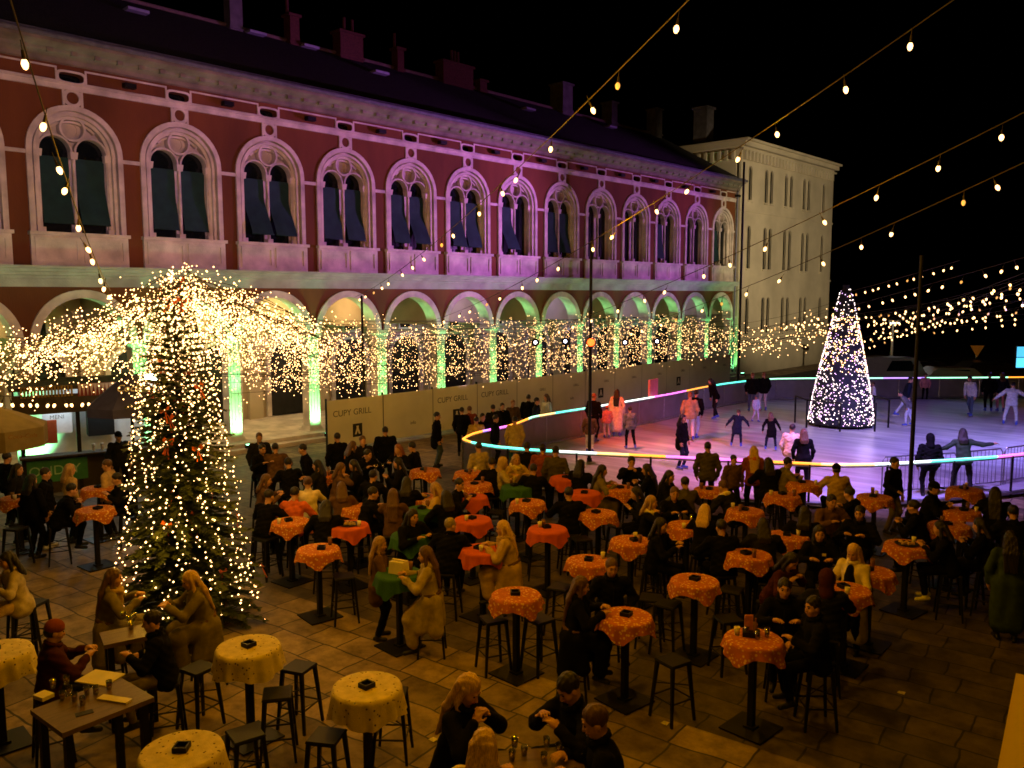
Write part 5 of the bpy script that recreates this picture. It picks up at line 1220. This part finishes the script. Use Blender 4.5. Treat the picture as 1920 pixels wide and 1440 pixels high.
# foreground
P(880, 1292, 'sit', 55, 'woman with long blond hair in black jacket looking down beside the cream table', 'black', 'black', (L_, 'blond'), 'A', nod=.45, hands=near, lean=.3, sc=1.15)
P(908, 1398, 'sit', 165, 'woman seen from behind with straight blond hair and cream coat, bottom edge', 'cream', 'black', (L_, 'blond'), 'A', coat='coat', lean=.15, sc=1.15)
P(1066, 1290, 'sit', 300, 'man with short dark hair and black jacket bending over the bottom table', 'black', 'black', (S_, 'dark'), 'A', nod=.5, lean=.32, hands=((-.18, .40, 1.16), (.06, .42, 1.17)), sc=1.15)
P(1115, 1352, 'sit', 275, 'man in black jacket with two white sleeve stripes facing left', 'black', 'black', (S_, 'brownh'), 'A', nod=.3, lean=.25, extra=(('stripes',),), bulk=1.05, sc=1.15)
P(284, 1165, 'sit', 265, 'man in dark jacket with small back logo at the long table', 'black', 'khaki', (S_, 'dark'), 'A', nod=.1, lean=.18, hands=((-.16, .36, 1.18), (.2, .30, 1.05)), bulk=1.1, extra=(('logo',),))
P(103, 1183, 'sit', 95, 'person in rust beanie and maroon jacket at the long table', 'maroon', 'black', ('beanie', 'rust'), 'A', nod=.2, lean=.12, hands=((-.12, .40, 1.19), (.15, .38, 1.19)), bulk=1.1)
P(214, 1083, 'sit', 85, 'woman with long brown hair in khaki coat left of the fir tree lights', 'khaki', 'black', (L_, 'brownh'), 'A', coat='long', nod=.15, lean=.16, extra=(('scarf', 'tan'),))
P(356, 1088, 'sit', 280, 'woman with loose blond hair in grey-beige coat reaching over the small table', 'khaki', 'black', (L_, 'blond'), 'A', coat='long', nod=.2, lean=.3, hands=((-.10, .50, 1.20), (.12, .46, 1.19)))
P(14, 1050, 'sit', 280, 'person with dark hair in pale jacket cut by the left edge', 'beige', 'tan', (M_, 'dark'), 'A', coat='coat', nod=.2, lean=.2)
P(713, 1020, 'stand', 85, 'woman with light brown hair in brown coat left of the green cloths', 'brown', 'black', (L_, 'light'), 'A', coat='coat', hands=((-.12, .36, 1.15), (.14, .34, 1.2)), nod=.2, sc=.94)
P(797, 1040, 'sit', 265, 'woman with brown hair in full-length beige coat at the green cloth', 'beige', 'beige', (L_, 'brownh'), 'A', coat='long', nod=.15, lean=.12, legs=((-.11, .26, .14), (.12, .22, .12)))
P(845, 985, 'sit', 165, 'grey-haired man with broad black back leaning to the plain red table', 'black', 'black', (S_, 'greyh'), 'A', lean=.35, bulk=1.2, turn=-.6)
P(942, 990, 'sit', 268, 'woman with blond hair in large hooded tan coat', 'tan', 'tan', (L_, 'blond'), 'A', coat='long', lean=.2, bulk=1.12, extra=(('fur', 'tan'),))
P(1090, 1098, 'sit', 85, 'woman with waist-long brown hair in black coat', 'black', 'black', (L_, 'brownh'), 'A', coat='long', lean=.14, nod=.15, turn=.2)
P(1147, 1064, 'sit', 15, 'man in black jacket facing the camera at centre', 'black', 'darkgreen', (S_, 'brownh'), 'A', lean=.1, hands=((-.2, .25, 1.0), (.2, .26, 1.0)))
P(1471, 1103, 'sit', 5, 'woman with tied dark hair and black top facing the camera', 'black', 'black', (B_, 'dark'), 'A', lean=.12, nod=.05)
P(1524, 1137, 'sit', 290, 'man in black puffer jacket at the menu-stand table glancing left', 'black', 'black', (S_, 'dark'), 'A', lean=.12, bulk=1.15, turn=.3, hands=((-.16, .36, 1.16), (.2, .26, .98)))
P(1550, 1085, 'sit', 185, 'person with dark hood seen from behind in shiny leather jacket', 'charcoal', 'black', ('hood', 'maroon'), 'A', lean=.15)
P(1600, 1035, 'stand', 335, 'blond woman in long open cream coat holding a white bowl', 'cream', 'black', (M_, 'blond'), 'A', coat='dress', nod=.35, hands=((-.12, .30, 1.05), (.14, .32, 1.05)), extra=(('open', 'black'),), sc=.96)
P(1537, 1000, 'sit', 5, 'woman with long dark hair in black lettered sweater facing the camera', 'black', 'black', (L_, 'dark'), 'A', lean=.06, extra=(('logo',),))
P(1612, 962, 'sit', 345, 'grey-haired man in black jacket left of the tray table', 'black', 'black', (S_, 'dark'), 'A', lean=.12, bulk=1.1)
P(1484, 1052, 'sit', 60, 'dark-haired person bending down in front of the black lettered sweater', 'maroon', 'black', (M_, 'dark'), 'B', lean=.5, nod=.5)
P(1752, 915, 'sit', 85, 'man in flat cap and dark coat at the right tables', 'black', 'black', ('cap', 'black'), 'A', lean=.18, bulk=1.15)
P(1678, 868, 'stand', 60, 'man in black jacket and beige trousers by the tall terrace pole', 'black', 'khaki', (S_, 'dark'), 'A', hands=((-.2, .12, .85), (.3, .30, 1.05)), bulk=1.05)
P(1744, 822, 'stand', 200, 'tall dark hooded man seen against the violet ice', 'black', 'black', ('hood', 'black'), 'A', bulk=1.12)
P(1866, 925, 'sit', 185, 'large dark long-haired back at the far right', 'black', 'black', (L_, 'dark'), 'A', bulk=1.2, coat='coat')
P(1895, 1010, 'stand', 190, 'dark figure in greenish long coat standing at the right edge', 'darkgreen', 'black', (L_, 'dark'), 'A', coat='dress')
P(1762, 990, 'sit', 275, 'person in black with white shoes right of the tray table', 'black', 'black', (M_, 'dark'), 'B', lean=.3, shoes='w', hands=((-.1, .42, 1.18), (.1, .42, 1.2)))
P(1568, 880, 'sit', 200, 'person in black beanie and yellow-cream quilted jacket', 'tan', 'black', ('beanie', 'black'), 'B', lean=.15, bulk=1.12)
P(1478, 868, 'sit', 110, 'dark-haired person in brown jacket below the standing rink couple', 'khaki', 'black', (S_, 'dark'), 'B', lean=.2)
P(1327, 838, 'stand', 185, 'man in olive jacket standing with his back turned at the rink rail', 'olive', 'black', (S_, 'dark'), 'B')
P(1376, 862, 'stand', 30, 'short person in patterned coat at the rink rail right of the olive back', 'brown', 'black', (S_, 'dark'), 'B', sc=.88)
P(1413, 846, 'stand', 190, 'woman with pale blond hair and orange scarf at the rink rail', 'rust', 'black', (L_, 'blond'), 'B', extra=(('fur', 'orange'),))
P(1440, 868, 'sit', 200, 'person in wide black coat right of the pale blond woman', 'black', 'black', (M_, 'dark'), 'B', bulk=1.2, coat='coat', lean=.2)
P(1322, 958, 'sit', 165, 'blond woman in black coat seen from behind, right of the glasses table', 'black', 'black', (M_, 'blond'), 'B', lean=.2, coat='coat')
P(1355, 912, 'sit', 235, 'person in dark coat with pale striped scarf leaning forward', 'charcoal', 'black', (S_, 'brownh'), 'B', lean=.5, extra=(('scarf', 'cream'),))
P(1222, 942, 'sit', 80, 'light-haired woman with white scarf lifting a phone', 'black', 'black', (M_, 'light'), 'B', lean=.2, hands=chin, extra=(('scarf', 'cream'),))
P(1256, 893, 'sit', 70, 'dark-haired woman left of the man in moss jacket', 'black', 'black', (L_, 'dark'), 'B')
P(1284, 905, 'sit', 200, 'man in moss green jacket with back to the camera', 'olive', 'black', (S_, 'dark'), 'B', bulk=1.05)
P(1212, 880, 'sit', 260, 'woman with long dark hair and wide black coat below the rink rail', 'black', 'black', (L_, 'dark'), 'B', bulk=1.1, lean=.25)
P(1184, 866, 'sit', 10, 'man in black facing the camera just below the rink rail', 'black', 'black', (S_, 'dark'), 'B', hands=chin)
P(1130, 882, 'sit', 95, 'woman with dark hair in beige-brown coat right of the plain red cloths', 'khaki', 'khaki', (L_, 'dark'), 'B', coat='long')
P(1192, 925, 'sit', 280, 'person in dark vest with light sleeves at the coat-side table', 'black', 'black', (M_, 'dark'), 'B', lean=.4)
P(1042, 846, 'stand', 175, 'man in dark olive jacket with shoulder patch near the tall rink pole', 'olive', 'black', (S_, 'dark'), 'B', bulk=1.1, extra=(('logo',),))
P(1018, 842, 'stand', 165, 'man in rust-red jacket seen from behind near the rink corner', 'rust', 'black', (S_, 'dark'), 'B', bulk=1.15)
P(968, 862, 'sit', 20, 'woman with light hair and fluffy cream scarf above the green cloth', 'tan', 'black', (L_, 'light'), 'B', extra=(('fur', 'cream'),))
P(944, 868, 'sit', 100, 'person with fluffy beige hood left of the woman with cream scarf', 'beige', 'black', ('hood', 'tan'), 'B')
P(988, 838, 'sit', 190, 'dark-haired person between the beige hood and rust jacket', 'black', 'black', (S_, 'dark'), 'B')
P(897, 838, 'stand', 210, 'person in beige coat with dark hair at the rink corner rail', 'beige', 'black', (S_, 'dark'), 'B', coat='coat', sc=.97)
P(922, 868, 'sit', 190, 'dark back right of the standing beige coat', 'black', 'black', (S_, 'dark'), 'B', bulk=1.1)
P(737, 928, 'sit', 175, 'woman with long brown hair from behind left of the food table', 'brown', 'black', (L_, 'brownh'), 'B', lean=.1)
P(836, 930, 'sit', 200, 'dark-haired person in black right of the food table at left of centre', 'black', 'black', (M_, 'dark'), 'B', lean=.2, bulk=1.1)
P(815, 916, 'sit', 250, 'person with pale shawl and brown hair at the food table', 'tan', 'black', (M_, 'light'), 'B', lean=.35)
P(577, 905, 'sit', 185, 'woman in cream jacket with dark pinned hair seen from behind', 'cream', 'black', (B_, 'brownh'), 'B', lean=.1)
P(553, 925, 'sit', 160, 'person in bright orange jacket left of the cream-jacketed woman', 'orange', 'black', (S_, 'dark'), 'B', lean=.3)
P(612, 950, 'sit', 170, 'dark crouching back below the cream-jacketed woman', 'black', 'black', (M_, 'dark'), 'B', lean=.3, bulk=1.15)
P(567, 842, 'stand', 265, 'tall dark man leaning left under the second green column', 'black', 'black', (S_, 'dark'), 'B', lean=.25, bulk=1.15)
P(516, 840, 'sit', 180, 'person in brown puffer jacket below the dark arched door', 'brown', 'black', (S_, 'dark'), 'B', bulk=1.2)
P(492, 842, 'sit', 30, 'smiling man with dark hair at the foot of the first green column', 'black', 'black', (S_, 'dark'), 'B')
P(486, 820, 'stand', 10, 'man standing behind the smiling man at the first green column', 'charcoal', 'black', (S_, 'brownh'), 'C')
P(500, 900, 'sit', 90, 'dim person in brown at the right edge of the fir tree', 'brown', 'black', (M_, 'brownh'), 'B')
P(505, 930, 'sit', 140, 'dark person leaning at the tree-side orange cloth', 'black', 'black', (S_, 'dark'), 'B', lean=.3)
P(632, 820, 'stand', 200, 'man before the nearest hoarding at the second green column', 'black', 'black', (S_, 'dark'), 'C')
P(662, 836, 'sit', 120, 'person with brown hair before the nearest hoarding picture', 'black', 'black', (M_, 'brownh'), 'C')
P(680, 826, 'stand', 20, 'person standing at the slim black pole', 'charcoal', 'black', (S_, 'brownh'), 'C')
P(722, 808, 'stand', 190, 'broad dark man standing before the blank hoarding', 'black', 'black', (S_, 'dark'), 'C', bulk=1.2)
P(746, 842, 'sit', 330, 'woman with auburn hair at the bright far glasses', 'black', 'black', (L_, 'ginger'), 'C')
P(772, 838, 'sit', 250, 'person in dark jacket right of the auburn-haired woman', 'black', 'black', (S_, 'dark'), 'C')
P(640, 878, 'sit', 90, 'woman in brown coat with hand to her face', 'brown', 'black', (M_, 'brownh'), 'C', hands=chin)
P(662, 872, 'sit', 270, 'dark figure right of the woman with hand to her face', 'black', 'black', (M_, 'dark'), 'C', bulk=1.15)
P(700, 892, 'sit', 150, 'dark figure with orange-lit face at the bright glasses', 'black', 'black', (S_, 'dark'), 'C')
P(745, 868, 'sit', 270, 'dark-coated person right of the far bright glasses', 'black', 'black', (L_, 'dark'), 'C', bulk=1.1)
P(640, 915, 'sit', 185, 'brown-coated person left of the two-table pair', 'brown', 'black', (M_, 'brownh'), 'C')
P(820, 780, 'stand', 80, 'man in long dark coat standing in profile before the hoardings', 'black', 'denim', (S_, 'dark'), 'B', coat='coat')
for hx, hy, f, c, h, l in ((540, 868, 200, 'black', (S_, 'dark'), 'dark seated back left of the leaning tall man'), (594, 872, 250, 'charcoal', (M_, 'dark'), 'dim figure at the tables under the second green column'), (690, 852, 30, 'black', (S_, 'dark'), 'dark figure facing the camera beside the slim pole base'), (762, 905, 170, 'black', (M_, 'dark'), 'dark seated back above the food table'),
    (862, 908, 80, 'black', (S_, 'dark'), 'dark figure between the beige coat and the food table'), (1066, 925, 190, 'black', (S_, 'dark'), 'dark seated back between the two plain red cloths'), (1240, 985, 80, 'black', (M_, 'dark'), 'dark seated figure at the glasses table of the white-scarfed woman'), (1352, 988, 200, 'black', (S_, 'dark'), 'dark back in the shade behind the shaded patterned tables'),
    (1432, 985, 190, 'charcoal', (M_, 'dark'), 'dim seated back left of the long-haired lettered sweater'), (1560, 940, 30, 'brown', (S_, 'dark'), 'dark-haired person in brown behind the lettered sweater'), (1592, 925, 250, 'black', (S_, 'dark'), 'dark figure below the yellow-cream quilted jacket'), (1508, 962, 180, 'black', (M_, 'dark'), 'dark seated back in front of the rail tables'),
    (1712, 950, 260, 'black', (S_, 'dark'), 'dark seated figure between the pole and the flat-capped man'), (1836, 985, 260, 'black', (M_, 'dark'), 'dark figure behind the large long-haired back'), (1900, 960, 200, 'black', (S_, 'dark'), 'dark figure at the far right edge tables'), (1265, 925, 20, 'black', (S_, 'brownh'), 'dim face between the phone woman and the moss jacket'),
    (775, 968, 40, 'black', (M_, 'dark'), 'dark figure behind the plain green cloth'), (700, 925, 110, 'black', (S_, 'dark'), 'dark seated figure left of the long brown hair'), (1000, 880, 170, 'black', (S_, 'dark'), 'dark seated back behind the plain green cloth at terrace centre'), (1090, 872, 150, 'black', (M_, 'dark'), 'dark seated back beside the tall rink pole foot')):
    P(hx, hy, 'sit', f, l, c, 'black', h, 'B', lean=rnd.uniform(.1, .35), bulk=1.15, turn=rnd.uniform(-.4, .4))
# left side near the kiosk
P(86, 888, 'stand', 75, 'tall man in black coat standing at the left tables', 'black', 'black', (S_, 'dark'), 'B', coat='coat', bulk=1.1, shoes='w')
P(135, 918, 'sit', 90, 'bent man in black jacket on a stool at the left tables', 'black', 'black', (S_, 'dark'), 'B', lean=.45, bulk=1.15)
P(218, 898, 'sit', 275, 'man with dark hair facing left beside the fir tree branches', 'black', 'black', (S_, 'dark'), 'B', lean=.3)
P(200, 872, 'stand', 250, 'person in tan jacket standing at the kiosk counter', 'tan', 'black', (S_, 'brownh'), 'B')
P(132, 880, 'stand', 110, 'light-haired person at the kiosk front left of the tan jacket', 'tan', 'black', (M_, 'light'), 'B')
P(60, 900, 'stand', 130, 'dark person between kiosk lettering and the man in black coat', 'black', 'black', (M_, 'dark'), 'B')
P(14, 858, 'stand', 120, 'dark person standing under the cream parasol', 'black', 'black', (S_, 'dark'), 'B')
P(34, 880, 'stand', 60, 'second dark person under the parasol edge', 'charcoal', 'black', (M_, 'dark'), 'B')
P(222, 818, 'stand', 20, 'kiosk vendor in dark cap behind the bright counter', 'charcoal', 'black', ('cap', 'black'), 'B')
# people standing round the rink corner and behind its left rail
for hx, hy, f, c, h, l in ((866, 770, 170, 'black', (S_, 'dark'), 'dark spectator farthest left behind the rink corner'), (880, 768, 200, 'rust', (S_, 'brownh'), 'spectator in rust jacket behind the rink corner'),
    (905, 782, 30, 'black', (S_, 'dark'), 'dark spectator above the violet rail light'), (924, 765, 200, 'charcoal', (S_, 'dark'), 'spectator in grey behind the left rink rail'),
    (942, 762, 20, 'black', (S_, 'dark'), 'spectator in black facing the rink near the left rail'), (962, 756, 30, 'brown', (S_, 'ginger'), 'spectator with reddish hair left of the standing group'),
    (930, 785, 90, 'black', (S_, 'dark'), 'short dark spectator above the magenta rail light')):
    P(hx, hy, 'stand', f, l, c, 'black', h, 'C', sc=.95)
P(893, 788, 'stand', 190, 'person in yellow hoodie leaning over the teal rail light', 'yellow', 'teal', (S_, 'dark'), 'B', sc=.9, coat='coat')
P(965, 788, 'stand', 190, 'second person in yellow coat over the green rail light', 'yellow', 'teal', (S_, 'dark'), 'B', sc=.95, coat='coat')
P(991, 746, 'stand', 170, 'tall man in black with back turned at the group by the rail', 'black', 'black', (S_, 'dark'), 'B', bulk=1.1)
P(1007, 752, 'stand', 80, 'man in navy jacket facing right in the standing group', 'navy', 'navy', (S_, 'dark'), 'B')
P(1024, 745, 'stand', 300, 'woman with long brown hair and pale coat in the standing group', 'pale', 'charcoal', (L_, 'brownh'), 'B', coat='dress')
# skaters
SK = dict(z0=IZ+.045, shoes='k'); cs = .74
P(1181, 768, 'skate', 200, 'boy in grey hoodie and black trousers skating at the left', 'grey', 'black', (S_, 'dark'), 'B', sc=.82, **SK)
P(1157, 736, 'stand', 170, 'woman skater with long black hair and white coat', 'white', 'white', (L_, 'dark'), 'B', coat='dress', **SK)
P(1114, 744, 'stand', 150, 'man skater in black with bare-looking reddish head', 'black', 'black', (S_, 'ginger'), 'B', **SK)
P(1138, 765, 'stand', 190, 'small child skater with red hat and pink jacket', 'pink', 'pale', ('beanie', 'orange'), 'B', sc=.68, **SK)
P(1106, 778, 'stand', 180, 'child skater in pale trousers left of the tall rink pole', 'brown', 'white', (S_, 'dark'), 'B', sc=.78, **SK)
P(1281, 784, 'stand', 60, 'person in dark coat carrying a bag on the ice', 'black', 'navy', (M_, 'dark'), 'B', coat='coat', sc=.95, **SK)
P(1306, 738, 'skate', 160, 'man skater in black jacket with pale jeans leaning right', 'black', 'pale', (S_, 'dark'), 'B', tilt=.1, **SK)
P(1294, 742, 'stand', 190, 'skater in tan vest left of the man with pale jeans', 'tan', 'white', (S_, 'ginger'), 'B', **SK)
P(1385, 773, 'arms', 175, 'child skater in dark coat with both arms spread, left one', 'navy', 'navy', (S_, 'brownh'), 'B', sc=cs, coat='coat', hands=((-.52, .1, .92), (.52, .1, .98)), **SK)
P(1445, 778, 'arms', 185, 'child skater in black with arms held low, right one', 'black', 'navy', (M_, 'brownh'), 'B', sc=cs, coat='coat', hands=((-.38, .1, .85), (.42, .1, .86)), **SK)
P(1332, 715, 'skate', 300, 'dark skater leaning forward at the left rink rail', 'black', 'charcoal', (M_, 'dark'), 'B', lean=.4, **SK)
P(1411, 704, 'stand', 190, 'dark skater left of the pair at the far left corner', 'black', 'denim', (S_, 'ginger'), 'C', **SK)
P(1432, 703, 'stand', 200, 'dark broad skater right of the pair at the far left corner', 'black', 'pale', (S_, 'ginger'), 'C', bulk=1.15, **SK)
P(1418, 745, 'skate', 40, 'small child skater in pale snowsuit before the far pair', 'pale', 'pale', ('beanie', 'grey'), 'B', sc=.62, **SK)
P(1486, 803, 'stand', 170, 'person in cream hoodie with red print on the ice near the rail', 'cream', 'white', (S_, 'dark'), 'B', sc=.95, **SK)
P(1507, 812, 'stand', 190, 'person with brown hair in long black coat on the ice near the rail', 'black', 'black', (M_, 'brownh'), 'B', coat='coat', sc=.95, **SK)
P(1637, 720, 'skate', 280, 'child skater in white just right of the cone tree', 'white', 'white', (S_, 'brownh'), 'C', sc=.75, **SK)
P(1688, 738, 'skate', 270, 'skater in grey bending down with blue skates', 'grey', 'pale', (S_, 'dark'), 'B', lean=.7, sc=.85, **SK)
P(1708, 712, 'skate', 90, 'skater in navy with pale jeans pushing off right', 'navy', 'pale', (S_, 'dark'), 'B', lean=.25, legs=((-.1, .22, .1), (.3, -.42, .12)), **SK)
P(1736, 704, 'stand', 10, 'small spectator in pink at the far rail', 'pink', 'charcoal', (S_, 'brownh'), 'C', sc=.8)
P(1818, 710, 'skate', 320, 'skater in lilac coat along the far rail', 'pale', 'denim', (S_, 'dark'), 'C', lean=.25, **SK)
P(1856, 704, 'stand', 190, 'tall man skater in black from behind at the far right', 'black', 'black', (S_, 'dark'), 'B', **SK)
P(1900, 722, 'arms', 180, 'woman skater in pale blue with arms spread at the far right', 'pale', 'pale', (S_, 'dark'), 'B', hands=((-.60, .1, 1.0), (.6, .1, 1.15)), **SK)
P(1879, 704, 'stand', 200, 'skater in pink and navy behind the arms-spread woman', 'navy', 'pink', (M_, 'brownh'), 'C', **SK)
P(1805, 812, 'arms', 190, 'skater in dark green top with arms spread wide behind the crowd barrier', 'darkgreen', 'charcoal', (M_, 'dark'), 'B', hands=((-.62, .1, 1.12), (.66, .05, 1.36)), **SK)
# stools for everyone who sits
for i, (x, y, rz, seat, lab) in enumerate(SEATS):
    w = lab.split(); lab2 = 'bar stool under the '+' '.join(w)
    ws = lab2.split(); stool(x, y, rz, ' '.join(ws[:16]))
# bowl in the cream-coated woman's hands
for o in list(COL.objects):
    if o.get('label', '').startswith('blond woman in long open cream coat'):
        bpy.context.view_layer.update(); p = o.matrix_world @ Vector((.0, .40, 1.06))
        mb = MB(); mb.lathe([(.04, 0), (.10, .05), (.105, .055), (.09, .05), (.03, .012)], n=20)
        tag(mb.build('bowl', SHOEW, None, 1, tuple(p)), 'white bowl held by the woman in the long cream coat', 'bowl')
    if o.get('label', '').startswith('light-haired woman with white scarf'):
        bpy.context.view_layer.update(); p = o.matrix_world @ Vector((.0, .30, 1.36)); mb = MB(); mb.box((0, 0, 0), (.075, .012, .15)); q = tag(mb.build('smartphone', IRON, None, loc=tuple(p)), 'dark smartphone lifted by the white-scarfed woman', 'phone'); q.rotation_euler = o.rotation_euler
